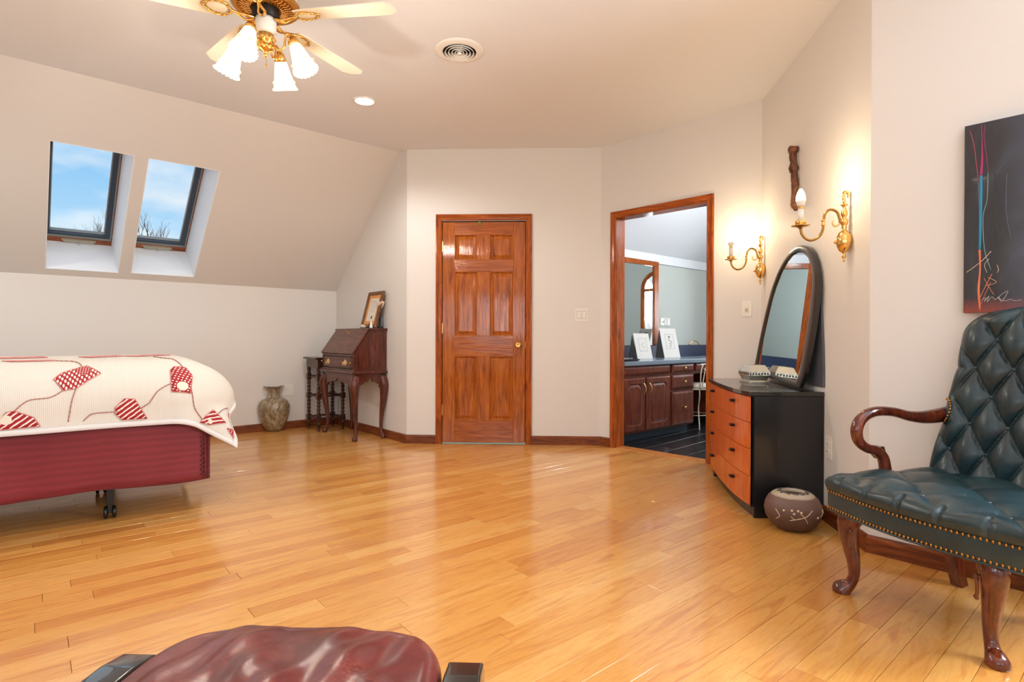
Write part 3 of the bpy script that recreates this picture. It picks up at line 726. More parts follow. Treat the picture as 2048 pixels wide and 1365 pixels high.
bk = [(-.0, -.01, .43), (-.015, -.02, .58), (.02, -.02, .68), (.08, -.02, .70), (.10, -.02, .66), (.07, -.02, .63), (.05, -.02, .655)]
obj('back_scroll', tube(bk, .0065, 7, sm=6), M_WIRE, t, True)
obj('back_scroll', tube([(.36-x, y, z) for x, y, z in bk], .0065, 7, sm=6), M_WIRE, t, True)
obj('back_hoop', tube([(.03, -.01, .43), (.06, -.02, .6), (.13, -.02, .72), (.18, -.02, .74), (.23, -.02, .72), (.30, -.02, .6), (.33, -.01, .43)], .006, 7, sm=6), M_WIRE, t, True)
# ================================================================ SWITCHES AND OUTLETS
switchplate('light_switch', M_FAR, onpl(1163, 630, P1, V((0, 1, 0))).x-P1.x, 1.185, .115, .117, 'white double rocker switch on the far wall between the closed door and the doorway', ['r', 'r'])
p = onpl(1494, 618, P2, rot90(dW)); switchplate('light_switch', M_WING, (p-P2).dot(dW), p.z, .072, .117, 'white single dimmer switch between the doorway and the dresser mirror', ['d'])
p = onpl(1658.5, 896, P3, rot90(dR)); switchplate('wall_outlet', M_RIGHT, (p-P3).dot(dR), p.z, .072, .117, 'white wall outlet low on the right wall beside the black dresser', ['o'])
p = onpl(575, 781, P0, dA); t = thing('wall_outlet', 'blank white outlet cover low on the left wall behind the tall vase', 'outlet', (0, 0, 0)); t.matrix_world = M_LEFT @ Matrix.Translation(((p-P8).dot(-LW), 0, p.z))
obj('plate', bbox(-.058, .058, -.005, 0, -.058, .058, .002, 2), M_WHITE, t)
for dx in (-.02, .02): obj('screw', lathe([(0, 0), (.003, 0), (.003, .001), (0, .001)], 8, M=Matrix.Translation((dx, -.005, 0)) @ Matrix.Rotation(PI/2, 4, 'X')), M_WHITE, t)

# ================================================================ TALL VASE
vz = onz(548, 862); t = thing('floor_vase', 'tall mottled olive-brown ceramic vase with flared rim on the floor by the left wall', 'vase', (vz.x, vz.y, 0))
def nd_vase(m, tt, b):
    vec = mapping(tt, 'Object', (7, 7, 2.2)); n = noise(tt, vec, 3, 7, .75, 1.5); c = ramp(tt, n, [(.3, srgb(96, 80, 58)), (.46, srgb(146, 128, 100)), (.58, srgb(176, 160, 134)), (.7, srgb(206, 196, 176))])
    v2 = mapping(tt, 'Object', (1, 1, 1)); w = tt.nodes.new('ShaderNodeTexWave'); w.inputs['Scale'].default_value = 9; w.inputs['Distortion'].default_value = 9; w.inputs['Detail'].default_value = 4; w.inputs['Detail Scale'].default_value = 2; tt.links.new(v2, w.inputs[0])
    tt.links.new(mixc(tt, .35, c, ramp(tt, w.outputs[0], [(.2, srgb(132, 114, 88)), (.8, (1, 1, 1, 1))]), 'MULTIPLY'), b.inputs['Base Color'])
M_VASE = mat('mottled_glaze', (140, 126, 92), .25, coat=.6, nodes=nd_vase, bump=(26, .08))
k_ = .00128
prof = [(0, 0), (.062, 0), (.074, .008), (.098, .04), (.122, .09), (.142, .14), (.154, .19), (.159, .235), (.155, .27), (.140, .305), (.110, .33), (.078, .345), (.064, .355), (.060, .37), (.060, .41), (.063, .435), (.074, .45), (.100, .461), (.104, .466), (.098, .467), (.070, .458), (.052, .44), (.048, .40), (.05, .36), (0, .33)]
obj('body', lathe(prof, 40), M_VASE, t, True)

# ================================================================ WRITING DESK
f1, f2 = onz(710, 886), onz(637, 866); X = dA.copy(); Y = rot90(X); f1 = f1+LW*.03; DW = .72; DD = .335
org_ = f1+(-X)*(.035+DW)+Y*.035
DK = thing('writing_desk', 'mahogany slant-front writing desk on cabriole legs in the far left corner', 'desk', (org_.x, org_.y, 0), ang(X))
z1, z2, z3 = .63, .655, 1.045
side = [(0, .655), (DD, .655), (DD, z3), (DD*.48, z3), (0.0, .82)]
for x0, x1 in ((0, .018), (DW-.018, DW)): obj('side_panel', prism(side, 'x', x0, x1), M_MAHOG, DK)
obj('back_panel', bbox(.018, DW-.018, DD-.012, DD, .655, z3, .001), M_MAHOG, DK)
obj('case_bottom', bbox(.018, DW-.018, .0, DD-.012, .655, .672, .001), M_MAHOG, DK)
obj('drawer_rail', bbox(.018, DW-.018, .001, .02, .792, .812, .001), M_MAHOGH, DK)
obj('case_filler', bbox(.019, DW-.019, .03, DD-.014, .672, .80, .001), M_MAHOG, DK)
tp = obj('top', bbox(-.018, DW+.018, DD*.42, DD+.004, z3, z3+.018, .006, 2), M_MAHOG, DK)
# slant lid
a = math.atan2(z3-.82, DD*.48); Lm = math.hypot(z3-.82, DD*.48)
Ml = Matrix.Translation((0, 0, .82)) @ Matrix.Rotation(a, 4, 'X')
lid = obj('slant_lid', bbox(.006, DW-.006, -.012, Lm-.004, .002, .02, .004, 2, M=Ml), M_MAHOGH, DK)
bm = lathe([(0, 0), (.011, 0), (.012, .002), (0, .003)], 14, M=Ml @ Matrix.Translation((DW*.5, Lm-.045, .02))); obj('key_plate', bm, M_BRASS, lid)
bm = tube([Ml @ V((DW*.5, Lm-.045, .02)), Ml @ V((DW*.5, Lm-.047, .045))], .0028, 8); bm2 = tube([Ml @ V((DW*.5+.009*math.cos(i), Lm-.047+.0, .053+.009*math.sin(i))) for i in [2*PI*k/12 for k in range(12)]], .002, 6, bm, closed=True); obj('key', bm, M_BRASS, lid, True)
# drawer
dr = obj('drawer', bbox(.055, DW-.055, -.008, .02, .682, .786, .004, 2), M_MAHOGH, DK)
obj('drawer_bead', bbox(.062, DW-.062, -.010, -.002, .69, .778, .003), M_MAHOGH, dr)
for hx in (.165, DW-.165):
    bm = BM()
    for dx, dz, r in ((-.026, 0, .010), (.026, 0, .010), (0, .012, .012), (0, -.010, .011), (-.014, .014, .008), (.014, .014, .008), (-.014, -.012, .008), (.014, -.012, .008), (0, .026, .007), (0, -.024, .007)): ball(bm, (hx+dx, -.010, .734+dz), r, 1, .22, 1, 10, 6)
    tube([(hx-.022, -.012, .738), (hx-.022, -.024, .732), (hx-.012, -.03, .716), (hx, -.03, .712), (hx+.012, -.03, .716), (hx+.022, -.024, .732), (hx+.022, -.012, .738)], .003, 7, bm, sm=4)
    obj('bail_pull', bm, M_PULL, dr, True)
for hx in (.03, DW-.03):
    lp = obj('loper', bbox(hx-.012, hx+.012, -.006, .2, .694, .782, .002), M_MAHOG, DK)
    obj('knob', lathe([(0, -.001), (.004, 0), (.004, .008), (.009, .013), (.008, .02), (0, .022)], 12, M=Matrix.Translation((hx, -.006, .735)) @ Matrix.Rotation(PI/2, 4, 'X')), M_BRASS, lp, True)
obj('waist_moulding', bbox(-.022, DW+.022, -.024, DD+.004, z1, z2, .008, 3), M_MAHOG, DK)
# shaped aprons
def apron(L, h0, deep, mid):
    n = 24; top = [(0, z1), (L, z1)]; lo = []
    prof = [(0, deep), (.13, deep), (.15, deep-.012), (.22, deep-.03), (.27, deep-.032), (.30, h0+.015), (.34, h0), (.40, h0+.006), (.44, h0-.012), (.47, h0-.03+mid), (.5, h0-.035+mid)]
    full = prof+[(1-a_, b_) for a_, b_ in prof[-2::-1]]
    return [(0, z1)]+[(a_*L, z1-b_) for a_, b_ in full]+[(L, z1)]
obj('front_apron', prism(apron(DW-.02, .085, .13, 0), 'y', .004, .022, M=Matrix.Translation((.01, 0, 0))), M_MAHOGH, DK)
for x0 in (.004, DW-.022): obj('side_apron', prism([(p[0], p[1]) for p in apron(DD-.01, .075, .13, 0)], 'x', x0, x0+.018, M=Matrix.Translation((0, .005, 0))), M_MAHOG, DK)
def cabriole(h, dx, dy, r=.041, foot='pad', s=1.0):
    """leg that bulges outwards at the knee; (dx,dy) outward direction"""
    d = V((dx, dy, 0)).normalized()
    st = [(0, h, r*.95), (.10*s, h*.93, r*1.12), (.16*s, h*.86, r*1.12), (.15*s, h*.76, r*.98), (.08*s, h*.60, r*.74), (-.02*s, h*.42, r*.56), (-.08*s, h*.26, r*.43), (-.07*s, h*.14, r*.40), (0*s, h*.07, r*.44), (.09*s, h*.035, r*.62), (.10*s, 0.004, r*.56), (.10*s, 0, r*.45)]
    return tube([tuple(d*(a_*.17)+V((0, 0, z_))) for a_, z_, _ in st], [q[2] for q in st], 12, sm=4)
for cx, cy, dx, dy in ((.028, .028, -1, -1), (DW-.028, .028, 1, -1), (.028, DD-.03, -1, .5), (DW-.028, DD-.03, 1, .35)):
    bm = cabriole(z1-.03, dx, dy)
    bmesh.ops.translate(bm, verts=bm.verts[:], vec=(cx, cy, 0)); box(bm, cx-.024, cx+.024, cy-.024, cy+.024, z1-.14, z1); obj('leg', bm, M_MAHOG, DK, 50)
def dk(x, y, z=0): return DK.matrix_basis @ V((x, y, z))
DKM = Matrix.Translation((org_.x, org_.y, 0)) @ Matrix.Rotation(ang(X), 4, 'Z'); ZT = z3+.0185
def dk(u, v): return DKM.inverted() @ onz(u, v, ZT)

# ---- things on the desk
rz = ang(X)
def on_desk(name, label, cat, u, yl, rot=0):
    l = DKM.inverted() @ onpl(u, 660, DKM @ V((0, yl, 0)), Y); w = DKM @ V((min(max(l.x, .03), DW-.02), yl, ZT)); return thing(name, label, cat, w, rz+rot)
M_FRW = wood('picture_frame_wood', (138, 96, 62), (112, 72, 44), (70, 42, 26), (5, 5, .8), .35, .3, .4)
l_ = DKM.inverted() @ onpl(724, 655, DKM @ V((0, DD*.68, 0)), Y); w = DKM @ V((l_.x, DD*.68, ZT)); t = thing('framed_certificate', 'wood-framed certificate with orange mat leaning on the desk top', 'picture', w, rz+.0)
tl_ = Matrix.Rotation(-.26, 4, 'X')
fw, fh = .31, .37
def rbox(x0, x1, z0, z1, y0, y1, wv=.003): return bbox(x0, x1, y0, y1, z0, z1, wv, M=tl_)
for a_ in ((0, .035, 0, fh), (fw-.035, fw, 0, fh), (.035, fw-.035, 0, .035), (.035, fw-.035, fh-.035, fh)): obj('frame', rbox(*a_, -.025, 0, .005), M_FRW, t)
obj('mat_board', rbox(.033, fw-.033, .033, fh-.033, -.013, -.006, .0005), mat('orange_mat', (222, 154, 88), .7), t)
obj('certificate', rbox(.075, fw-.075, .07, fh-.07, -.015, -.0125, .0003), mat('certificate_paper', (224, 218, 204), .5), t)
bm = BM(); rn = random.Random(1)
for k in range(9):
    z_ = fh-.095-k*.014; x0 = .095+rn.uniform(0, .012); box(bm, x0, fw-.095-rn.uniform(0, .02), -.0156, -.0149, z_, z_+(.005 if k == 1 else .0018), tl_)
obj('certificate_writing', bm, mat('grey_ink', (150, 148, 150), .8), t)
obj('seal', prism([(fw*.56, .085), (fw*.56+.016, .105), (fw*.56, .128), (fw*.56-.016, .105)], 'y', -.0165, -.0148, M=tl_), mat('dark_red_seal', (96, 52, 56), .6), t)
t = on_desk('candle_holder', 'slender dark candlestick with a pale tulip-shaped glass cup on the desk', 'candle holder', 774, DD*.84)
obj('stem', lathe([(0, 0), (.03, 0), (.028, .006), (.012, .02), (.006, .04), (.005, .10), (.006, .17), (.012, .186), (0, .188)], 16), M_BLACK, t, True)
bm = BM()
for k in range(6):
    a_ = k*PI/3
    def pf(u_, v_, a_=a_):
        ww = math.sin(PI*min(1, v_*.62+.12))*.024; r_ = .008+.034*v_**1.2; z_ = .188+.075*v_
        return V((r_*math.cos(a_)-(u_-.5)*2*ww*math.sin(a_), r_*math.sin(a_)+(u_-.5)*2*ww*math.cos(a_), z_-abs(u_-.5)*.02*v_))
    grid(pf, 5, 6, bm)
o = obj('petal_cup', bm, mat('shell_pink_glass', (226, 204, 184), .3, coat=.4), t, True); mod_solid(o, .002)
bm = BM(); ball(bm, (0, 0, .205), .014); obj('cup_base', bm, mat('cup_brown', (120, 86, 64), .4), t, True)
t = on_desk('seashell', 'small pale seashell at the left front of the desk top', 'shell', 726, DD*.55)
bm = BM(); ball(bm, (0, 0, .018), .02, 1.5, .9, .9, 12, 8); ball(bm, (.026, .004, .016), .013, 1.2, 1, 1, 10, 6); ball(bm, (-.03, 0, .022), .012, 1, 1, 1.3, 10, 6); obj('shell_body', bm, mat('shell_white', (222, 206, 190), .5, bump=(60, .3)), t, True)
obj('shell_foot', bbox(-.035, .035, -.015, .015, 0, .005, .002), M_WALNUT, t)
t = on_desk('tabletop_easel', 'tiny dark folding easel in front of the certificate', 'easel', 739, DD*.55)
for a_, b_ in (((-.022, -.005, 0), (0, 0, .05)), ((.022, -.005, 0), (0, 0, .05)), ((0, .025, 0), (0, 0, .05))): obj('leg', tube([a_, b_], .0035, 6), M_BLACK, t)
obj('cross_bar', tube([(-.015, -.006, .015), (.015, -.006, .015)], .003, 6), M_BLACK, t)
t = on_desk('figurine', 'small white ceramic figurine beside the candle holder on the desk', 'figurine', 757, DD*.55)
obj('robe', lathe([(0, 0), (.016, 0), (.015, .01), (.011, .04), (.009, .055), (.005, .063)], 14), mat('white_ceramic', (236, 236, 236), .25), t, True)
bm = BM(); ball(bm, (0, 0, .071), .009); obj('head', bm, mat('white_ceramic_head', (228, 226, 222), .25), t, True)
t = on_desk('glass_prism', 'smoky glass block standing behind the figurine on the desk', 'glass block', 762, DD*.90)
obj('block', bbox(-.014, .014, -.014, .014, 0, .11, .003), mat('smoky_glass', (96, 98, 104), .08, coat=.8), t)

# ================================================================ SPOOL-TURNED SIDE TABLE behind the desk
l1 = onz(621, 857); tabx = dA; l1 = l1+LW*.016-dA*.004; w_, d_ = .262, .262
ST = thing('side_table', 'dark spool-turned side table tucked in the corner behind the writing desk', 'table', (l1.x, l1.y, 0), ang(tabx))
def spool(h):
    prof = [(0, 0), (.010, 0), (.016, .01), (.012, .022), (.018, .035), (.020, .05)]
    z = .055
    while z < h-.06:
        prof += [(.013, z), (.021, z+.014), (.021, z+.020), (.013, z+.034)]; z += .038
    prof += [(.02, z), (.02, h)]; return prof
for x, y in ((0, 0), (w_, 0), (0, d_), (w_, d_)):
    bm = lathe(spool(.67), 12, M=Matrix.Translation((x, y, 0)))
    for bz in (.13, .36, .56): box(bm, x-.021, x+.021, y-.021, y+.021, bz-.028, bz+.028)
    obj('leg', bm, M_WALNUT, ST, 40)
def beads(a_, b_):
    A_, B_ = V(a_), V(b_); n = 9; pts = []; rr = []
    for k in range(n*2+1): pts.append(A_+(B_-A_)*(k/(n*2))); rr.append(.012 if k % 2 else .007)
    return tube(pts, rr, 8)
for z in (.13, .36, .56):
    for a_, b_ in (((0, 0), (w_, 0)), ((0, d_), (w_, d_)), ((0, 0), (0, d_)), ((w_, 0), (w_, d_))): obj('stretcher', beads((a_[0], a_[1], z), (b_[0], b_[1], z)), M_WALNUT, ST, True)
obj('apron', bbox(-.02, w_+.02, -.018, d_+.018, .66, .745, .002), M_WALNUT, ST)
obj('table_top', bbox(-.045, w_+.03, -.045, d_+.03, .745, .765, .005, 2), M_WALNUT, ST)

# ================================================================ BED
bE = V((.797, .603, 0)).normalized(); bN = rot90(bE)          # along the bed to its foot; across the bed away from us
b0 = onz(420, 955, .18)
M_BED = frame(b0, bE, bN)
BED = thing('bed', 'bed with maroon skirt and black wheeled legs at the left edge', 'bed', (b0.x, b0.y, 0), ang(bE))
BWD = 1.55; BLN = 2.05
M_TICK = mat('beige_ticking', (150, 126, 98), .9)
obj('foundation', bbox(-BLN, -.03, .03, BWD-.03, .235, .44, .03, 2), M_TICK, BED)
obj('mattress', bbox(-BLN, -.04, .04, BWD-.04, .44, .80, .09, 4), mat('white_mattress', (225, 222, 215), .8), BED, True)
def nd_skirt(m, tt, b):
    w = tt.nodes.new('ShaderNodeTexWave'); w.bands_direction = 'Z'; w.inputs['Scale'].default_value = 9; w.inputs['Distortion'].default_value = 2.5; w.inputs['Detail'].default_value = 3; w.inputs['Detail Scale'].default_value = 1.5
    tt.links.new(mapping(tt, 'Object', (.4, .4, 1)), w.inputs[0]); n = noise(tt, mapping(tt, 'Object', (1, 1, 1)), 3, 5)
    c = ramp(tt, w.outputs[0], [(0, srgb(122, 22, 34)), (.5, srgb(127, 25, 37)), (1, srgb(133, 31, 43))]); tt.links.new(mixc(tt, .3, c, ramp(tt, n, [(.3, srgb(180, 150, 150)), (.7, (1, 1, 1, 1))]), 'MULTIPLY'), b.inputs['Base Color'])
M_SKIRT = mat('maroon_sateen', (140, 30, 42), .55, nodes=nd_skirt, sheen=.2, bump=(9, .12))
def skf(x0, x1, yoff):
    def f(u_, v_):
        x = x0+(x1-x0)*u_; z = .175+(.52-.175)*v_ + .006*math.sin(x*9)
        return V((x, yoff+.008*math.sin(x*7)*(1-v_)+.004*math.sin(x*23+1)*(1-v_)+.012*v_*0, z))
    return f
o = obj('bed_skirt', grid(skf(-BLN, -.0, -.004), 80, 10), M_SKIRT, BED, True); mod_solid(o, .003)
def skf2(u_, v_): y = .05+(BWD-.1)*u_; return V((-.012+.008*math.sin(y*11)*(1-v_), y, .175+.345*v_))
o = obj('bed_skirt', grid(skf2, 50, 8), M_SKIRT, BED, True); mod_solid(o, .003)
bm = BM()
for k in range(11): box(bm, -.046, -.026, -.016, -.010, .20+k*.026, .212+k*.026)
obj('skirt_stitching', bm, mat('dark_maroon_thread', (86, 18, 28), .7), BED)
for x in (-.03, -.012): obj('skirt_seam', bbox(x, x+.004, -.017, -.008, .18, .51, .0005), mat('dark_maroon_seam_%d' % int(-x*1000), (86, 18, 28), .7), BED)
def bed_leg(x, y):
    lg = obj('leg', bbox(x-.018, x+.018, y-.018, y+.018, .075, .24, .003), M_BLACK, BED)
    obj('leg_bracket', bbox(x-.034, x+.034, y-.025, y+.025, .185, .225, .006), M_BLACK, lg)
    for s_ in (-1, 1):
        M_ = Matrix.Translation((x, y+s_*.017, .034)) @ Matrix.Rotation(PI/2, 4, 'X') @ Matrix.Translation((0, 0, -.011))
        M_ = Matrix.Translation((x+s_*.019, y, .034)) @ Matrix.Rotation(PI/2, 4, 'Y') @ Matrix.Translation((0, 0, -.011))
        obj('caster_wheel', lathe([(0, -.001), (.014, 0), (.026, .002), (.034, .006), (.034, .016), (.026, .02), (.012, .022), (0, .022)], 22, M=M_), M_BLACK, lg, True)
    obj('caster_fork', bbox(x-.012, x+.012, y-.012, y+.012, .03, .08, .004), M_BLACK, lg)
lp = M_BED.inverted() @ onz(220, 1037)
bed_leg(lp.x, lp.y+.0); bed_leg(lp.x-.05, .75); bed_leg(lp.x, BWD-.15); bed_leg(-1.75, lp.y); bed_leg(-1.75, .75)

# coverlet : cloth draped over the mattress, described in cloth coordinates (p,q) in metres
CS0, CY0, CR, CZ = -.19, .20, .25, .845
HEM = .482; PMAX = .24; QMIN = CY0-HEM
def drape(p, q, off=0.0):
    dx, dy = max(0, p-CS0), max(0, CY0-q); D = math.hypot(dx, dy); x, y = min(p, CS0), max(q, CY0)
    wv = .006*math.sin(p*3.1+.5)*math.sin(q*4.2)+.012*math.exp(-((q-.8)/.5)**2)
    if D < 1e-9: return V((x, y, CZ+wv+off))
    ux, uy = dx/D, -dy/D; th = min(D/CR, PI/2); ex = max(0, D-CR*PI/2)
    a_ = math.atan2(dy, dx); corner = math.sin(2*a_) if dx > 0 and dy > 0 else 0
    out = CR*math.sin(th)+.10*ex+ex*(.20*math.sin(a_*9+.6)*corner+.15*corner)
    out += .010*math.sin(p*6.3+1.0)*th*(1-corner)
    x += ux*out*1.32; y += uy*out; z = CZ+wv*math.cos(th)-CR*(1-math.cos(th))-ex
    n = V((ux*math.sin(th), uy*math.sin(th), math.cos(th)))
    return V((x, y, max(z, .2)))+n*off
CV = thing('coverlet', 'cream quilted coverlet with red tag patches draped over the bed', 'bedspread', (b0.x, b0.y, 0), ang(bE))
def nd_cov(m, tt, b):
    w = tt.nodes.new('ShaderNodeTexWave'); w.bands_direction = 'X'; w.inputs['Scale'].default_value = 42; tt.links.new(mapping(tt, 'UV'), w.inputs[0])
    w2 = tt.nodes.new('ShaderNodeTexWave'); w2.bands_direction = 'Y'; w2.inputs['Scale'].default_value = 26; tt.links.new(mapping(tt, 'UV'), w2.inputs[0])
    ml = tt.nodes.new('ShaderNodeMath'); ml.operation = 'MULTIPLY_ADD'; ml.inputs[1].default_value = .4; tt.links.new(w2.outputs[0], ml.inputs[0]); tt.links.new(w.outputs[0], ml.inputs[2])
    bp = tt.nodes.new('ShaderNodeBump'); bp.inputs['Strength'].default_value = .22; bp.inputs['Distance'].default_value = .004; tt.links.new(ml.outputs[0], bp.inputs['Height']); tt.links.new(bp.outputs[0], b.inputs['Normal'])
    tt.links.new(ramp(tt, w.outputs[0], [(0, srgb(210, 204, 194)), (.6, srgb(221, 215, 206))]), b.inputs['Base Color'])
M_COV = mat('cream_matelasse', (236, 228, 214), .85, nodes=nd_cov)
M_HEM = mat('white_cotton_hem', (224, 222, 222), .8); M_LIN = mat('plum_lining', (112, 44, 58), .8)
p0_, p1_, q0_, q1_ = -2.05, PMAX, QMIN, BWD+.30
def far(p, q):   # mirror the drape at the far side of the bed
    return drape(p, q) if q < BWD/2 else None
def cpos(u_, v_):
    p = p0_+(p1_-p0_)*u_; q = q0_+(q1_-q0_)*v_
    if q > BWD/2:
        r_ = drape(p, BWD-q); return V((r_.x, BWD-r_.y, r_.z))
    return drape(p, q)
NU, NV = 170, 150
cv = obj('cloth', grid(cpos, NU, NV, uvfn=lambda u_, v_: (p0_+(p1_-p0_)*u_, q0_+(q1_-q0_)*v_)), M_COV, CV, True)
cv.data.materials.append(M_LIN); s_ = cv.modifiers.new('thickness', 'SOLIDIFY'); s_.thickness = .006; s_.offset = -1; s_.material_offset = 1
# white hem bands
def strip(pa, pb, qa, qb, n, m_, off=.002): return grid(lambda u_, v_: drape(pa+(pb-pa)*u_, qa+(qb-qa)*v_, off), n, m_)
o = obj('hem_band', strip(p0_, p1_, QMIN, QMIN+.026, 170, 3), M_HEM, CV, True); mod_solid(o, .003, 1)
o = obj('hem_band', strip(p1_-.03, p1_, QMIN, BWD/2, 3, 100), M_HEM, CV, True); mod_solid(o, .003, 1)
# patches and stitched cords of the coverlet
def patch_bm(poly, off, step=.02):
    bm = BM(); bm.faces.new([bm.verts.new((p[0], p[1], 0)) for p in poly])
    for ax in (0, 1):
        lo = min(p[ax] for p in poly); hi = max(p[ax] for p in poly); x = lo+step
        while x < hi:
            co = [0, 0, 0]; co[ax] = x; no = [0, 0, 0]; no[ax] = 1
            bmesh.ops.bisect_plane(bm, geom=bm.verts[:]+bm.edges[:]+bm.faces[:], plane_co=co, plane_no=no); x += step
    uvl = bm.loops.layers.uv.verify()
    for f in bm.faces:
        for l in f.loops: l[uvl].uv = (l.vert.co.x, l.vert.co.y)
    for v in bm.verts: v.co = drape(v.co.x, v.co.y, off)
    bmesh.ops.recalc_face_normals(bm, faces=bm.faces[:]); return bm
def patchmat(name, kind, rot=0, sc=60):
    def nd(m, tt, b):
        vec = mapping(tt, 'UV', (1, 1, 1), (0, 0, rot))
        if kind == 'dots':
            v_ = tt.nodes.new('ShaderNodeTexVoronoi'); v_.inputs['Scale'].default_value = sc; v_.inputs['Randomness'].default_value = .15; tt.links.new(vec, v_.inputs['Vector'])
            c = ramp(tt, v_.outputs['Distance'], [(.22, srgb(238, 228, 216)), (.3, srgb(158, 18, 34))])
        elif kind == 'lines':
            w = tt.nodes.new('ShaderNodeTexWave'); w.inputs['Scale'].default_value = sc/4.5; w.inputs['Distortion'].default_value = 1.2; w.inputs['Detail Scale'].default_value = 3; tt.links.new(vec, w.inputs[0])
            c = ramp(tt, w.outputs[0], [(.68, srgb(158, 18, 34)), (.8, srgb(238, 228, 216))])
        else:
            m2 = mapping(tt, 'UV', (1, .45, 1), (0, 0, rot)); v_ = tt.nodes.new('ShaderNodeTexVoronoi'); v_.inputs['Scale'].default_value = sc; v_.inputs['Randomness'].default_value = .1; tt.links.new(m2, v_.inputs['Vector'])
            c = ramp(tt, v_.outputs['Distance'], [(.3, srgb(238, 228, 216)), (.36, srgb(158, 18, 34))])
        tt.links.new(c, b.inputs['Base Color'])
    return mat(name, (158, 18, 34), .75, nodes=nd)
M_PD = patchmat('red_dotted_patch', 'dots', .3, 62); M_PL = patchmat('red_striped_patch', 'lines', .9, 70); M_PS = patchmat('red_dash_patch', 'dash', .5, 75)
M_PW = patchmat('white_spotted_patch', 'dots', .1, 90); M_CORD = mat('red_white_cord', (176, 120, 108), .8); M_EDGE = mat('pink_edging', (206, 132, 124), .8); M_CREAM = mat('cream_applique', (228, 220, 204), .8)
PAT = [([(-.69, -.01), (-.66, .03), (-.56, .09), (-.50, .02), (-.60, -.07), (-.65, -.08)], M_PS),
       ([(-.19, .03), (-.175, .06), (-.13, .06), (-.10, .0), (-.10, -.11), (-.19, -.11)], M_PD),
       ([(-.44, -.18), (-.40, -.135), (-.355, -.14), (-.30, -.245), (-.41, -.245), (-.44, -.21)], M_PL),
       ([(-.89, -.22), (-.86, -.17), (-.83, -.165), (-.76, -.20), (-.735, -.245), (-.88, -.25)], M_PL),
       ([(.0, -.25), (.06, -.14), (.15, -.17), (.07, -.235)], M_PL),
       ([(.20, -.04), (.238, .0), (.238, -.12)], M_PD), ([(.16, -.20), (.215, -.17), (.215, -.24)], M_PD),
       ([(-.92, .30), (-.74, .36), (-.70, .30), (-.86, .22)], M_PD), ([(-.62, .62), (-.44, .70), (-.40, .62), (-.56, .54)], M_PS),
       ([(-.40, .62), (-.22, .72), (-.16, .64), (-.32, .55)], M_PL), ([(-1.2, .1), (-1.06, .16), (-1.02, .04), (-1.16, .0)], M_PD), ([(-1.0, .62), (-.8, .7), (-.76, .6), (-.95, .54)], M_PL)]
for i, (pl, mm) in enumerate(PAT):
    c_ = obj('tag_patch', patch_bm(pl, .0025), mm, CV, True); mod_solid(c_, .0015, 1)
    pts = []
    for k in range(len(pl)):
        a_, b_ = pl[k], pl[(k+1) % len(pl)]
        for j in range(5): t_ = j/5; pts.append(drape(a_[0]+(b_[0]-a_[0])*t_, a_[1]+(b_[1]-a_[1])*t_, .004))
    obj('edging', tube(pts, .0022, 4, closed=True), M_EDGE, c_)
def disc_poly(cx, cy, r, n=14, ry=None): return [(cx+r*math.cos(2*PI*k/n), cy+(ry or r)*math.sin(2*PI*k/n)) for k in range(n)]
for cx, cy, r, mm in ((-.140, -.075, .026, M_CREAM), (-.575, .045, .034, M_PW), (-.86, -.205, .022, M_CREAM), (.065, -.215, .014, M_CREAM)):
    obj('round_applique', patch_bm(disc_poly(cx, cy, r), .0055), mm, CV, True)
for pts in ([(-.655, -.08), (-.70, -.11), (-.78, -.12), (-.83, -.165)], [(-.60, -.07), (-.615, -.13), (-.63, -.235)], [(-.19, -.06), (-.25, -.10), (-.29, -.16), (-.33, -.19)],
            [(-.42, -.20), (-.50, -.20), (-.54, -.205), (-.57, -.235)], [(-.10, -.08), (-.06, -.18), (.01, -.225)], [(.09, -.155), (.12, -.10), (.18, -.02)], [(-.575, .045), (-.60, .14), (-.70, .28)], [(-.14, .06), (-.18, .2), (-.25, .5)]):
    q = crom([tuple(p) for p in pts], 10); obj('stitched_cord', tube([drape(p[0], p[1], .003) for p in q], [.0032 if k % 2 else .0018 for k in range(len(q))], 5), M_CORD, CV, True)

# ================================================================ DRESSER with mirror
ZC = .688
n0 = onz(1498, 1035); r0 = onz(1650, 1040)
wallx = lambda y: P3.x+dR.x*(P3.y-y)/abs(dR.y)
Nn = V((1.176, 3.125, 0))
DR = thing('dresser', 'black bow-front dresser with orange wood drawers against the right wall', 'dresser', Nn)
def wl(y, off=.004): return wallx(y)-off-Nn.x     # local x of the wall surface at world y
front = [(0.0, 0.0), (-.006, .07), (-.006, .20), (.004, .35), (.022, .52), (.044, .69), (.068, .84), (.096, .99)]
yn = .985
# carcass plan with a slight inset behind the drawer fronts
plan = [(.008, .0)]+[(p[0]+.022, p[1]) for p in front[1:-1]]+[(front[-1][0]+.02, yn)]+[(wl(Nn.y+yn), yn), (wl(Nn.y), 0)]
obj('carcass', prism(plan, 'z', .055, ZC-.026), M_BLACKLAM, DR)
obj('side_panel', prism([(.020, -.018), (wl(Nn.y-.018), -.018), (wl(Nn.y), .0), (.020, 0)], 'z', .0, ZC-.026), M_BLACKLAM, DR)
kick = [(p[0]+.05, p[1]) for p in plan[:len(front)-1]]
obj('plinth', prism([(.03, .0)]+[(p[0]+.012, p[1]) for p in plan[1:len(front)]]+[(wl(Nn.y+yn), yn-.01), (wl(Nn.y), 0)], 'z', 0, .055), M_BLACKLAM, DR)
ov = [(-.008, -.022)]+[(p[0]-.014, p[1]) for p in front[1:-1]]+[(front[-1][0]-.012, yn+.014)]+[(wl(Nn.y+yn+.014), yn+.014), (wl(Nn.y-.022), -.022)]
tpb = prism(ov, 'z', ZC-.024, ZC); bev(tpb, .003, 2)
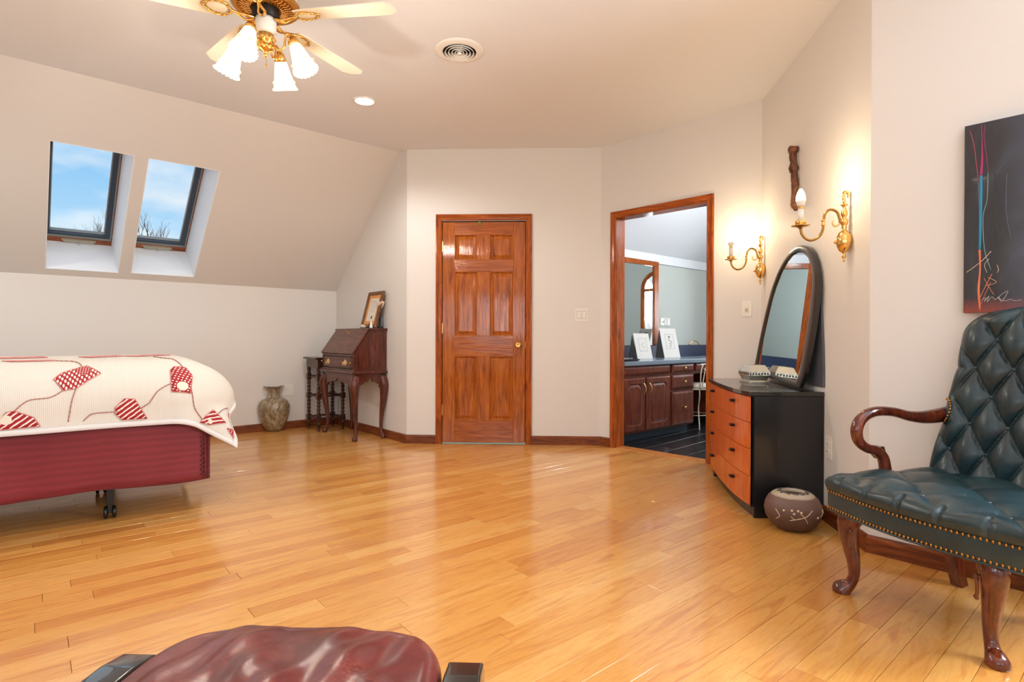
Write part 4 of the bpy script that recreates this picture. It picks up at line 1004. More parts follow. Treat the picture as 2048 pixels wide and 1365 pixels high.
obj('top', tpb, mat('black_laminate_top', (30, 28, 28), .22, coat=.5, bump=(60, .02)), DR)
zs = [.066, .225, .374, .517, .660]
def fx(y):
    for a_, b_ in zip(front, front[1:]):
        if a_[1] <= y <= b_[1]: return a_[0]+(b_[0]-a_[0])*(y-a_[1])/(b_[1]-a_[1])
    return front[-1][0]
ys = [.0+.97*k/24 for k in range(25)]
for k in range(4):
    o_ = [(fx(y), y) for y in ys]; i_ = [(fx(y)+.018, y) for y in ys[::-1]]
    d = obj('drawer', bev(prism(o_+i_, 'z', zs[k]+.0015, zs[k+1]-.0015), .0008), M_CHERRY, DR)
    for y in ((.22, .80) if k < 4 else (.22,)):
        obj('pull', bbox(fx(y)-.026, fx(y)+.001, y-.016, y+.016, (zs[k]+zs[k+1])/2+.018, (zs[k]+zs[k+1])/2+.034, .003), M_BLACK, d)
obj('foot', bbox(.10, .14, .90, .94, 0, .055, .002), M_BLACK, DR)
# arched back panel flat on the wall and the leaning mirror in front of it
def wallpt(u, v, off=0): return onpl(u, v, P3-rot90(dR)*off, rot90(dR))
MW = M_RIGHT.inverted()
ar = [(1646, 775), (1646, 735), (1645, 690), (1643, 640), (1640, 592), (1635, 556), (1629, 528), (1621, 508), (1606, 497), (1590, 503), (1574, 530), (1560, 570), (1550, 620), (1541, 680), (1536, 757)]
AP = thing('arched_back_panel', 'dark arched board standing on the dresser against the right wall behind the mirror', 'panel', (0, 0, 0)); AP.matrix_world = M_RIGHT
q = [MW @ wallpt(u, v, .012) for u, v in ar]; q = [(p.x, max(p.z, ZC)) for p in q]
obj('board', bev(prism(q, 'y', -.012, -.001), .002), mat('charcoal_panel', (84, 86, 94), .3, coat=.3), AP)
A_ = V((1.500, 3.185, ZC)); B_ = V((1.52, 3.87, ZC)); Tt = V((1.562, 3.5, 1.56))
mx_ = (B_-A_).normalized(); nn = mx_.cross((Tt-A_)).normalized()
if nn.dot(CAM-A_) < 0: nn = -nn
my_ = nn.cross(mx_)
if my_.z < 0: my_ = -my_
MM = Matrix.Identity(4)
for i in range(3): MM[i][0] = mx_[i]; MM[i][1] = -nn[i]; MM[i][2] = my_[i]; MM[i][3] = A_[i]
if MM.to_3x3().determinant() < 0:
    for i in range(3): MM[i][0] = -mx_[i]
MMi = MM.inverted()
OUT = [(1598.7, 777), (1609, 752), (1619.5, 700), (1627, 656), (1632.6, 612), (1636, 577), (1636, 546), (1632.6, 524), (1626, 506), (1617, 495.4), (1606, 491), (1595, 493), (1582, 502), (1569, 519.5), (1555.7, 546), (1544.8, 574.5), (1533.8, 616), (1522.8, 669), (1511.8, 726), (1508.5, 746)]
INN = [(1592, 762), (1602, 726), (1610.7, 678), (1617, 634), (1621, 600), (1623.5, 575), (1624, 552), (1621.7, 533), (1615.5, 516), (1607, 507), (1595, 505.5), (1582, 513), (1569, 530.5), (1558, 552.5), (1547, 583), (1541, 605), (1530, 653), (1520, 698), (1514, 728), (1512, 742)]
def mp_(L): return [(lambda p: (p.x, p.z))(MMi @ onpl(u, v, A_, nn)) for u, v in L]
o2, i2 = mp_(OUT), mp_(INN); o2 = [(x, max(z, .001)) for x, z in o2]
MI = thing('dresser_mirror', 'tall arched mirror in a black frame leaning back on the dresser', 'mirror', (0, 0, 0)); MI.matrix_world = MM
bm = BM(); n = len(o2); sec = []
for k in range(n):
    ox, oz = o2[k]; ix, iz = i2[k]; mxx, mz = (ox+ix)/2, (oz+iz)/2
    sec.append([bm.verts.new(p) for p in ((ix, .018, iz), (ix, .002, iz), (ix+(ox-ix)*.25, -.006, iz+(oz-iz)*.25), (ix+(ox-ix)*.7, -.008, iz+(oz-iz)*.7), (ox, -.002, oz), (ox, .020, oz))])
for k in range(n):
    a_, b_ = sec[k], sec[(k+1) % n]
    for j in range(6): bm.faces.new((a_[j], b_[j], b_[(j+1) % 6], a_[(j+1) % 6]))
bmesh.ops.recalc_face_normals(bm, faces=bm.faces[:])
obj('frame', bm, mat('satin_black_frame', (34, 32, 32), .28, coat=.6), MI, 35)
obj('mirror_glass', prism(i2, 'y', .004, .008), M_MIR, MI)
obj('backing', prism([(x*.995, z) for x, z in i2], 'y', .009, .017), M_BLACK, MI)
# jewellery box
M_SILV = mat('tarnished_silver', (206, 200, 186), .25, metal=.85, bump=(90, .25)); M_PAT = mat('silver_engraving', (48, 44, 40), .5)
jb = onz(1507, 767, ZC); t = thing('jewellery_box', 'silver casket box with sloping sides on the dresser in front of the mirror', 'box', (jb.x-.03, jb.y-.02, ZC+.0005), math.radians(2))
w_, d_ = .115, .15
def frus(levels, bm=None):
    levels = [(a_, b_, c_*1.3) for a_, b_, c_ in levels]
    bm = bm or BM(); R_ = []
    for ix, iy, z in levels: R_.append([bm.verts.new(p) for p in ((ix, iy, z), (w_-ix, iy, z), (w_-ix, d_-iy, z), (ix, d_-iy, z))])
    for p, q in zip(R_, R_[1:]):
        for k in range(4): bm.faces.new((p[k], p[(k+1) % 4], q[(k+1) % 4], q[k]))
    bm.faces.new(R_[0][::-1]); bm.faces.new(R_[-1]); bmesh.ops.recalc_face_normals(bm, faces=bm.faces[:]); return bm
obj('base', frus([(-.006, -.006, 0), (-.006, -.006, .005), (.004, .004, .008), (.006, .006, .012), (-.006, -.006, .038)]), M_SILV, t)
ld = obj('lid', frus([(-.01, -.01, .038), (-.01, -.01, .056), (.012, .012, .088), (.02, .02, .090)]), M_SILV, t)
bm = BM()
for k in range(7): x = -.001+k*.0185; bm2 = prism([(x-.006, .061), (x, .070), (x+.006, .061), (x, .052)], 'y', -.0108, -.0095, bm)
for k in range(8): y = .005+k*.019; prism([(y-.006, .061), (y, .070), (y+.006, .061), (y, .052)], 'x', -.0108, -.0095, bm)
o = obj('diamond_border', bm, M_PAT, ld); o['kind'] = 'stuff'
obj('clasp', tube([(-.014, .075, .062), (-.018, .075, .048), (-.012, .075, .036)], .003, 6), M_BRASS_OLD, ld, True)
obj('lid_leaf', tube([(.05, .03, .1185), (.056, .06, .1195), (.066, .075, .1185), (.07, .09, .1185)], [.002, .004, .003, .001], 6, sm=4), M_PAT, ld, True)

# ================================================================ PAINTED POT
t = thing('pottery_bowl', 'round brown clay pot with incised pattern and white rim on the floor beside the dresser', 'pot', (1.335, 2.955, 0))
def nd_pot(m, tt, b):
    sp = tt.nodes.new('ShaderNodeSeparateXYZ'); tt.links.new(mapping(tt, 'Object'), sp.inputs[0]); n = noise(tt, mapping(tt, 'Object', (1, 1, 3)), 9, 5, .6)
    ad = tt.nodes.new('ShaderNodeMath'); ad.operation = 'MULTIPLY_ADD'; ad.inputs[1].default_value = .012; tt.links.new(n, ad.inputs[0]); tt.links.new(sp.outputs['Z'], ad.inputs[2])
    c = ramp(tt, ad.outputs[0], [(.0, srgb(78, 56, 48)), (.09, srgb(96, 70, 60)), (.16, srgb(112, 84, 74)), (.178, srgb(112, 84, 74)), (.182, srgb(186, 170, 148)), (.215, srgb(196, 182, 160))])
    tt.links.new(c, b.inputs['Base Color'])
M_POT = mat('terracotta_burnished', (100, 74, 64), .55, nodes=nd_pot, bump=(60, .05))
PR = [(0, 0), (.060, 0), (.082, .006), (.110, .030), (.130, .065), (.137, .098), (.132, .130), (.117, .160), (.098, .178), (.082, .188), (.064, .193), (.056, .188), (.056, .17), (.075, .12), (.06, .03), (0, .02)]
obj('body', lathe(PR, 48), M_POT, t, True)
def prr(z):
    for a_, b_ in zip(PR[2:], PR[3:11]):
        if a_[1] <= z <= b_[1]: return a_[0]+(b_[0]-a_[0])*(z-a_[1])/(b_[1]-a_[1])
    return .137
def pot_line(pts, r=.0018): return tube([V(((prr(z)+.0004)*math.cos(math.radians(a_)), (prr(z)+.0004)*math.sin(math.radians(a_)), z)) for a_, z in crom(pts, 6)], r, 5)
M_INC = mat('incised_tan', (226, 196, 164), .7)
for pts in ([(-120, .075), (-104, .085), (-88, .1), (-74, .128)], [(-100, .115), (-92, .095), (-84, .066)], [(-118, .096), (-110, .082), (-100, .09)], [(-40, .11), (-32, .12), (-26, .095)], [(-50, .09), (-36, .105), (-28, .118)], [(-150, .12), (-140, .09), (-150, .07)]): obj('incised_line', pot_line(pts), M_INC, t, True)
for a_, z in ((-116, .125), (-112, .110), (-104, .125), (-98, .118), (-132, .12), (-60, .09)):
    bm = BM(); r_ = prr(z); ball(bm, (r_*math.cos(math.radians(a_)), r_*math.sin(math.radians(a_)), z), .006, 1, 1, 1, 8, 6); obj('incised_spot', bm, M_INC, t, True)
bm = BM(); zz = []
for k in range(48):
    a_ = 2*PI*k/48; r_ = .081+(.010 if k % 2 else 0)+.006*math.sin(k*1.7); zz.append((r_, a_))
inn = [bm.verts.new((.058*math.cos(a_), .058*math.sin(a_), .1938)) for r_, a_ in zz]; ou = [bm.verts.new(((r_-.012)*math.cos(a_), (r_-.012)*math.sin(a_), .1945-(r_-.070)*.22)) for r_, a_ in zz]
for k in range(48): bm.faces.new((inn[k], inn[(k+1) % 48], ou[(k+1) % 48], ou[k]))
obj('jagged_rim_band', bm, mat('dark_slip', (58, 56, 60), .4), t)

# ================================================================ SCONCES
def sconce(s, z, label):
    """local: x along the wall, -y out of the wall, z up; origin = arm joint"""
    t = thing('wall_sconce', label, 'wall light', (0, 0, 0), 0, 'brass candle sconces on the right wall'); t.matrix_world = M_RIGHT @ Matrix.Translation((s, 0, z))
    c = -.030
    prof = [(0, -.195), (.004, -.194), (.006, -.186), (.003, -.180), (.009, -.172), (.010, -.164), (.004, -.156), (.008, -.150), (.020, -.142), (.031, -.120), (.036, -.098), (.034, -.074), (.024, -.052), (.012, -.042), (.008, -.036), (.013, -.028), (.010, -.018), (.016, -.008), (.019, .002), (.016, .012), (.009, .018), (.009, .024), (.014, .034), (.015, .044), (.010, .062), (.007, .076), (.016, .082), (.017, .086), (.008, .092), (.007, .104), (.006, .108), (0, .109)]
    o = obj('backplate', lathe(prof, 24, M=Matrix.Translation((0, c, 0))), M_BRASS, t, True)
    obj('hook_finial', tube([(0, c, .104), (0, c-.002, .118), (0, c-.004, .134), (0, c+.004, .146), (0, c+.014, .146), (0, c+.018, .134), (0, c+.016, .120)], [.007, .008, .008, .008, .007, .006, .004], 8, sm=3), M_BRASS, t, True)
    obj('wall_mount', lathe([(0, 0), (.02, 0), (.02, .006), (.008, .010), (.008, .032), (0, .032)], 16, M=Matrix.Translation((0, 0, -.098)) @ Matrix.Rotation(PI/2, 4, 'X')), M_BRASS, t, True)
    bm = BM(); ball(bm, (0, c-.040, -.098), .008); tube([(0, c-.03, -.098), (0, c-.04, -.098)], .004, 8, bm); obj('button', bm, M_BRASS, t, True)
    k = .000645
    P = [(1112, 700), (1105, 660), (1090, 620), (1060, 600), (1030, 602), (1004, 625), (994, 670), (990, 720), (982, 765), (955, 808), (905, 830), (862, 815), (835, 780), (826, 742)]
    arm = obj('arm', tube([(0, c-(1140-x)*k, (695-y)*k) for x, y in P], .0062, 10, sm=4), M_BRASS_OLD, t, True)
    obj('arm_collar', lathe([(.006, 0), (.0095, .002), (.0095, .006), (.007, .009), (.007, .022), (.0095, .025), (.0095, .029), (.006, .031)], 14, M=Matrix.Translation((0, c-(1140-990)*k, (715-695)*-k-.004))), M_BRASS, arm, True)
    obj('scroll', tube([(0, c-.018, -.004), (0, c-.026, -.014), (0, c-.040, -.020), (0, c-.052, -.012), (0, c-.054, .002), (0, c-.048, .006)], [.004, .0042, .004, .0036, .003, .002], 8, sm=4), M_BRASS, arm, True)
    cy = c-(1140-826)*k
    M_ = Matrix.Translation((0, cy, 0))
    obj('drip_pan', lathe([(0, -.030), (.008, -.030), (.012, -.024), (.030, -.018), (.043, -.015), (.043, -.013), (.024, -.012), (.016, -.010), (.025, -.006), (.026, .008), (.023, .010), (0, .010)], 24, M=M_), M_BRASS, t, True)
    obj('candle_sleeve', lathe([(0, .008), (.0135, .008), (.0135, .068), (0, .068)], 18, M=M_), M_WHITE, t, True)
    obj('socket_ring', lathe([(0, .068), (.012, .068), (.012, .080), (0, .080)], 16, M=M_), M_BRASS, t, True)
    obj('bulb_base', lathe([(0, .080), (.012, .080), (.017, .088), (.021, .100), (.022, .108), (0, .108)], 18, M=M_), M_WHITE, t, True)
    obj('bulb', lathe([(.0, .107), (.022, .108), (.0225, .118), (.020, .136), (.014, .154), (.007, .166), (0, .170)], 20, M=M_), mat('glowing_bulb', (255, 240, 214), .3, emit=(255, 236, 200), emis=9), t, True)
    g = M_RIGHT @ Matrix.Translation((s, 0, z)) @ V((0, cy, .20)); point('sconce_light', g, SCONCE_W, (1, .78, .5), .022); return t
SCONCE_W = 3.6
sconce(1.345, 1.548, 'larger-looking brass candle sconce to the right of the carved stick, near the wall edge')
sconce(.075, 1.556, 'brass candle sconce above the mirror near the doorway, in the wall corner')

# ================================================================ CARVED STICK
a_, b_ = wallpt(1597, 292), wallpt(1602, 420)
t = thing('carved_stick', 'gnarled brown branch carving hung upright on the right wall above the mirror', 'wall hanging', (0, 0, 0)); t.matrix_world = M_RIGHT
rn = random.Random(6); la_, lb_ = MW @ a_, MW @ b_; Ls_ = (la_-lb_).length
xs = {0: -.004, .1: .0, .3: .012, .5: .016, .7: .010, .85: .008, 1: .004}
pts = [(0, .022), (.03, .030), (.08, .028), (.12, .020), (.16, .022), (.26, .019), (.34, .025), (.42, .019), (.55, .022), (.7, .019), (.82, .017), (.88, .022), (.93, .024), (1, .012)]
path = []; rad = []
for f, r_ in pts:
    p = la_+(lb_-la_)*f; path.append((p.x-.0-.018*math.sin(f*2.9)-.006*math.sin(f*17), -.026-.004*math.sin(f*9), p.z)); rad.append(r_)
def nd_st(m, tt, b):
    n = noise(tt, mapping(tt, 'Object', (5, 5, 1.6)), 6, 6, .7, 1.2); tt.links.new(ramp(tt, n, [(.35, srgb(56, 34, 22)), (.5, srgb(112, 64, 36)), (.65, srgb(158, 100, 60))]), b.inputs['Base Color'])
M_STK = mat('weathered_branch', (110, 66, 40), .55, nodes=nd_st, bump=(45, .6))
bm = tube(path, rad, 12, sm=5)
for v in bm.verts: v.co += V((rn.uniform(-1, 1), rn.uniform(-1, 1), rn.uniform(-1, 1)))*.0022
obj('branch', bm, M_STK, t, True)
bm = BM()
for k in range(4): f = .34; p = la_+(lb_-la_)*(f); tube([(p.x-.015+(.008+.003*k)*math.cos(i_), -.052+.002*k, p.z+(.012+.006*k)*math.sin(i_)) for i_ in [2*PI*j/14 for j in range(14)]], .0016, 5, bm, closed=True)
obj('knot_rings', bm, M_STK, t, True)

# ================================================================ PAINTING
def nearpt(u, v, off=0): return onpl(u, v, P4-rot90(dN)*off, rot90(dN))
MN = M_NEAR.inverted(); pa = MN @ nearpt(1930, 253, .035); pb = MN @ nearpt(1932, 626, .035)
x0, zt, zb = pa.x, pa.z, pb.z; PWd = .62
t = thing('abstract_painting', 'dark abstract canvas with thin coloured strokes hanging on the near right wall', 'painting', (0, 0, 0)); t.matrix_world = M_NEAR @ Matrix.Translation((x0, 0, zb))
Hh = zt-zb
def nd_paint(m, tt, b):
    vec = mapping(tt, 'Object', (3, 3, 1.2)); n = noise(tt, vec, 2.2, 6, .6, 1.0)
    c = ramp(tt, n, [(.3, srgb(24, 22, 26)), (.5, srgb(36, 34, 39)), (.62, srgb(50, 52, 60)), (.75, srgb(76, 84, 102))])
    sp = tt.nodes.new('ShaderNodeSeparateXYZ'); tt.links.new(mapping(tt, 'Object'), sp.inputs[0])
    edge = ramp(tt, sp.outputs['Z'], [(0, (1, 1, 1, 1)), (.012, (.7, .7, .7, 1)), (.06, (0, 0, 0, 1))]); c = mixc(tt, edge, c, srgb(150, 60, 44))
    bl = ramp(tt, sp.outputs['X'], [(.10, (0, 0, 0, 1)), (.22, (.35, .35, .35, 1)), (.34, (0, 0, 0, 1))]); c = mixc(tt, bl, c, srgb(92, 104, 126))
    tt.links.new(c, b.inputs['Base Color'])
M_PNT = mat('painted_canvas', (50, 48, 54), .4, coat=.35, nodes=nd_paint, bump=(30, .15), crough=.03)
obj('canvas', bbox(0, PWd, -.035, -.001, 0, Hh, .001), M_PNT, t)
def px(u, v): p = MN @ nearpt(u, v, .036); return (p.x-x0, -.036, p.z-zb)
def stroke(nm, pts, r, col, rad=None):
    obj(nm, tube([px(*p) for p in pts], rad or r, 5, sm=4, flat=.25, up=(0, -1, 0)), mat('paint_'+nm+str(len(bpy.data.materials)), col, .4), t, True)
stroke('magenta_stroke', [(1963, 250), (1964, 290), (1964, 320), (1962, 352)], 0, (168, 40, 104), [.0012, .002, .004, .005])
stroke('blue_stroke', [(1962, 350), (1962, 390), (1961, 430), (1960, 480), (1959, 500)], 0, (36, 128, 168), [.005, .0055, .0055, .005, .004])
stroke('orange_stroke', [(1959, 500), (1960, 540), (1957, 580), (1960, 622)], 0, (222, 120, 84), [.004, .003, .0045, .0035])
stroke('thin_magenta_line', [(1940, 262), (1948, 290), (1953, 330), (1957, 362)], .0013, (170, 60, 90))
stroke('thin_teal_line', [(1956, 362), (1958, 400), (1958, 450)], .001, (90, 130, 140))
stroke('thin_red_line', [(1970, 250), (1968, 275), (1974, 320), (1976, 345)], .0012, (156, 52, 84))
stroke('thin_grey_line', [(1976, 345), (1974, 400), (1966, 435), (1969, 500), (1982, 540)], .0013, (120, 160, 166))
stroke('ivory_line', [(1933, 545), (1950, 533), (1966, 520), (1982, 503)], .0013, (220, 190, 150))
stroke('copper_line', [(1958, 600), (1970, 575), (1984, 548)], .0013, (220, 120, 90)); stroke('copper_line', [(1960, 612), (1972, 585), (1981, 565)], .001, (220, 120, 90))
stroke('copper_line', [(1968, 556), (1975, 570), (1988, 590)], .001, (200, 130, 100)); stroke('copper_line', [(1976, 555), (1993, 565), (1970, 572)], .001, (220, 160, 120))
stroke('ivory_curve', [(1978, 518), (1969, 530), (1974, 546)], .0009, (210, 200, 180)); stroke('ivory_curve', [(1994, 530), (1997, 540), (1994, 546)], .001, (210, 180, 140))
stroke('signature', [(1963, 600), (1972, 596), (1968, 604), (1978, 592), (1974, 604), (1984, 594), (1990, 600), (1998, 594), (2003, 604), (2016, 582), (1996, 596), (2010, 602), (2020, 599), (2030, 602), (2043, 600)], .0008, (200, 196, 196))
stroke('impasto_ridge', [(1990, 345), (1992, 400), (1990, 440), (1996, 480), (2000, 470)], .0012, (60, 60, 66)); stroke('impasto_ridge', [(2035, 312), (2012, 325), (1995, 345), (2004, 342), (2020, 335)], .0015, (84, 86, 92)); stroke('impasto_ridge', [(2014, 345), (2012, 420), (2022, 480)], .0012, (96, 100, 112))
obj('left_edge', bbox(-.0008, .0, -.034, -.002, 0, Hh, .0002), mat('canvas_edge', (40, 24, 26), .7), t)
# ================================================================ GREEN ARMCHAIR
F1, F2 = onz(1683, 1184), onz(1995, 1334); X = (F2-F1).normalized(); Y = rot90(X)
AC = thing('armchair', 'dark green tufted leather armchair with carved wooden arms by the near right wall', 'armchair', (F1.x, F1.y, 0), ang(X))
def nd_gl(m, tt, b):
    n = noise(tt, mapping(tt, 'Object'), 7, 5, .6); tt.links.new(ramp(tt, n, [(.3, srgb(18, 38, 44)), (.5, srgb(26, 50, 56)), (.7, srgb(38, 64, 70))]), b.inputs['Base Color'])
M_GL = mat('green_leather', (30, 58, 62), .36, coat=.25, nodes=nd_gl, bump=(260, .12), crough=.2)
M_NAIL = mat('antique_brass_nail', (176, 126, 62), .28, metal=1)
Z0, Z1, Z2 = .318, .388, .445
# plan outline of the seat, front edge bowed
def seat_outline(ex=0, n=14):
    pts = []; x0, x1 = -.035, .64
    for k in range(n+1): f = k/n; pts.append((x0+(x1-x0)*f, -.035-.050*math.sin(PI*f)))
    pts += [(x1+.012, .02), (x1-.01, .25), (x1-.055, .50), (.3, .505), (x0+.055, .50), (x0+.01, .25), (x0-.012, .02)]
    c = V((.30, .22)); out = []
    for p in pts: q = V(p); dd = (q-c).normalized(); out.append(tuple(q+dd*ex))
    return out
obj('seat_rail', bev(prism(seat_outline(), 'z', Z0, Z1+.004), .005, 2), M_GL, AC, 40)
# cushion : shell of rings that shrink upwards, top with tufted diamonds
def seat_h(x, y):
    du, dv = .128, .125; a_ = (x-.28)/du; b_ = (y-.03)/dv
    s1 = abs(math.sin(PI*(a_+b_)/2)); s2 = abs(math.sin(PI*(a_-b_)/2))
    return (min(s1, 1)**.45)*(min(s2, 1)**.45)
bm = BM(); prs = [bm.verts.new((0, 0, 0))]; bm.verts.remove(prs[0])
base = []
for k, (p, q) in enumerate(zip(seat_outline(), seat_outline()[1:]+seat_outline()[:1])):
    for j in range(8): base.append(V(p)+(V(q)-V(p))*(j/8))
ctr = V((.28, .22)); RR = 34; rings = []
for i in range(RR+1):
    ring = []
    for p in base:
        if i < 8:
            th = i/8*PI/2; ex = .016*math.sin(th*2)**1*.9; q = p+(p-ctr).normalized()*ex-(p-ctr).normalized()*(.02*(1-math.cos(th))); z = Z1+.052*math.sin(th)
            pl = 1
        else:
            f = (i-8)/(RR-8); q0 = p-(p-ctr).normalized()*.02; q = q0+(ctr-q0)*f*.985; z = Z1+.052
        d_edge = min(1, (i/8)) if i < 8 else 1
        t_ = seat_h(q.x, q.y); inner = 0 if i < 5 else min(1, (i-4)/8)
        # pleats running over the front edge
        pl = abs(math.sin(PI*(q.x-.28)/.128)) if q.y < .035 else 1
        z += .030*inner*t_-.004*(1-inner)*(1-min(1, pl*4))
        if i < 9 and q.y < .02:
            g_ = max(0, 1-pl*2.6)**1.5; q = q+(ctr-q).normalized()*.013*g_*math.sin(min(1, i/3)*PI/2); z -= .006*g_*(i > 5)
        ring.append(bm.verts.new((q.x, q.y, z)))
    rings.append(ring)
n = len(base)
for a_, b_ in zip(rings, rings[1:]):
    for k in range(n): bm.faces.new((a_[k], a_[(k+1) % n], b_[(k+1) % n], b_[k]))
bm.faces.new(rings[0][::-1]); bm.faces.new(rings[-1]); bmesh.ops.recalc_face_normals(bm, faces=bm.faces[:])
SEAT = obj('seat', bm, M_GL, AC, True)
# seat buttons
bm = BM()
for i in range(-3, 4):
    for j in range(0, 4):
        if (i+j) % 2 == 0:
            x, y = .28+i*.128, .03+j*.125
            if -.0 < x < .56 and y < .46: ball(bm, (x, y, Z1+.055), .009, 1, 1, .5, 8, 6)
obj('button', bm, M_GL, SEAT, True)['kind'] = 'stuff'
# brass nails in two rows
def along(poly, step):
    out = []; acc = 0
    for p, q in zip(poly, poly[1:]):
        p, q = V(p), V(q); L = (q-p).length; d = (q-p)/L; s = acc
        while s < L: out.append(p+d*s); s += step
        acc = s-L
    return out
ol = seat_outline(.0); so = ol[17:]+ol[:20]; loop = ol[-2:]+ol[:17]
nm = None
for z in (Z0+.006, Z1-.002):
    for p in along(loop, .0148 if z > .35 else .0140):
        dd = (p-ctr).normalized()
        if nm is None:
            bm = BM(); ball(bm, (0, 0, 0), .0062, 1, 1, 1, 8, 5); nm = obj('nail', bm, M_NAIL, AC, True); o = nm
        else: o = nm.copy(); C.objects.link(o); o.parent = AC
        o.location = (p.x+dd.x*.001, p.y+dd.y*.001, z); o.scale = (.7, .7, .9)
obj('bottom_welt', tube([(p.x, p.y, Z0-.002) for p in along(loop, .02)], .0045, 6), M_GL, AC, True)
# backrest
BB0, BB1 = .47, .70; bh = 1.085
def back_pt(x, z, out):
    f = (z-.36)/(bh-.36); y = .478+.100*f**1.1; return V((x, y-out, z))
def back_half(z):  # left and right edge at height z
    f = (z-.36)/(bh-.36)
    l = -.012+.03*math.sin(f*2.2)+.080*f; r = .612-.03*math.sin(f*2.2)-.080*f
    if f > .86: s_ = (f-.86)/.14; k = 1-math.sqrt(max(0, 1-s_*s_)); l += k*.10; r -= k*.10
    return l, r
def tuft(x, z):
    du, dv = .064, .108; a_ = (x-.28)/du; b_ = (z-.43)/dv
    s1 = abs(math.sin(PI*(a_+b_)/2)); s2 = abs(math.sin(PI*(a_-b_)/2)); return s1**.42*s2**.42
def bfn(u_, v_):
    z = .36+(bh-.36)*v_+.030*math.sin(PI*u_)*max(0, v_-.8)*5*.5; l, r = back_half(.36+(bh-.36)*v_); x = l+(r-l)*u_
    e = min(u_, 1-u_)*(r-l); et = (1-v_)*(bh-.36)
    ed = min(1, e/.05); edt = min(1, et/.06); rd = math.sqrt(max(0, 1-(1-ed)**2))*math.sqrt(max(0, 1-(1-edt)**2))
    tf = tuft(x, z); w = min(1, e/.07)*min(1, et/.09); hz = 1
    if e < .09: # side pleats: horizontal creases running to the edge from the outer buttons
        hz = abs(math.sin(PI*((z-.43)/(.216))))**.4; tf = tf*w+(1-w)*hz
    out = .028*rd+.040*rd*tf
    return back_pt(x, z, out)
bk = obj('backrest', grid(bfn, 130, 150), M_GL, AC, True)
bm = BM(); pl = []
for k in range(25): v_ = k/24; z = .36+(bh-.36)*v_; l, r = back_half(z); pl.append((l, z))
def shell(u_, v_):
    z = .36+(bh-.36)*v_+.030*math.sin(PI*u_)*max(0, v_-.8)*5*.5; l, r = back_half(.36+(bh-.36)*v_); return back_pt(l+(r-l)*u_, z, -.022-.006*math.sin(PI*u_))
def rim(u_, v_):
    # closed rim joining front to back: u runs along the outline, v across the thickness
    if u_ < .4: z = .36+(bh-.36)*(u_/.4); uu = 0; vv = u_/.4
    elif u_ > .6: vv = 1-(u_-.6)/.4; uu = 1
    else: vv = 1; uu = (u_-.4)/.2
    a_ = bfn(uu, vv); b_ = shell(uu, vv); return a_+(b_-a_)*v_
obj('back_shell', grid(shell, 30, 40), M_GL, bk, True); obj('back_edge', grid(rim, 120, 4), M_GL, bk, True)
first = None
for i in range(-4, 5):
    for j in range(0, 7):
        if (i+j) % 2 == 0:
            x, z = .28+i*.064, .43+j*.108; l, r = back_half(z)
            if l+.04 < x < r-.04 and z < bh-.05:
                p = bfn((x-l)/(r-l), (z-.36)/(bh-.36)); bm = BM(); ball(bm, (0, 0, 0), .0095, 1, .6, 1, 10, 6)
                o = obj('button', bm, M_GL, bk, True); o.location = p+V((0, -.002, 0))
# arms (image shows the sitter's right arm; the other mirrors it)
armP = [(.66, .690, .021), (.60, .682, .027), (.52, .668, .030), (.42, .661, .026), (.33, .668, .021), (.25, .686, .019), (.165, .690, .020), (.105, .668, .022), (.075, .625, .023), (.085, .578, .021), (.125, .548, .019), (.17, .535, .020), (.20, .510, .022), (.212, .470, .023), (.215, .43, .024), (.215, .35, .024)]
def arm(xoff, s_):
    pts = [(xoff+s_*.055*min(1, max(0, (y-.1)/.5)), y-.16*max(0, y-.3), z) for y, z, r in armP]
    bm = tube(pts, [r for *_, r in armP], 14, sm=5, up=(1, 0, 0), flat=.9)
    for v in bm.verts: v.co.z = v.co.z
    a_ = obj('arm', bm, M_CHAIRW, AC, True)
    obj('arm_break', prism([(.135, .548), (.20, .552), (.225, .500), (.19, .50)], 'x', xoff-.017, xoff+.017), M_CHAIRW, a_)
    return a_
arm(.0, 1); arm(.615, -1)
for k in range(13):
    a_ = -PI/2+PI*k/12*1.1; o = nm.copy(); C.objects.link(o); o.parent = AC; o.location = (.018+.0, .600+.040*math.cos(a_)*.5, .690+.042*math.sin(a_)); o.location = (-.004+.030*math.cos(a_), .560, .690+.044*math.sin(a_))
    p = bfn(min(.12, .03+.06*math.cos(a_)), (.690+.046*math.sin(a_)-.36)/(bh-.36)); o.location = p+V((0, -.004, 0)); o.scale = (.8, .8, .8)
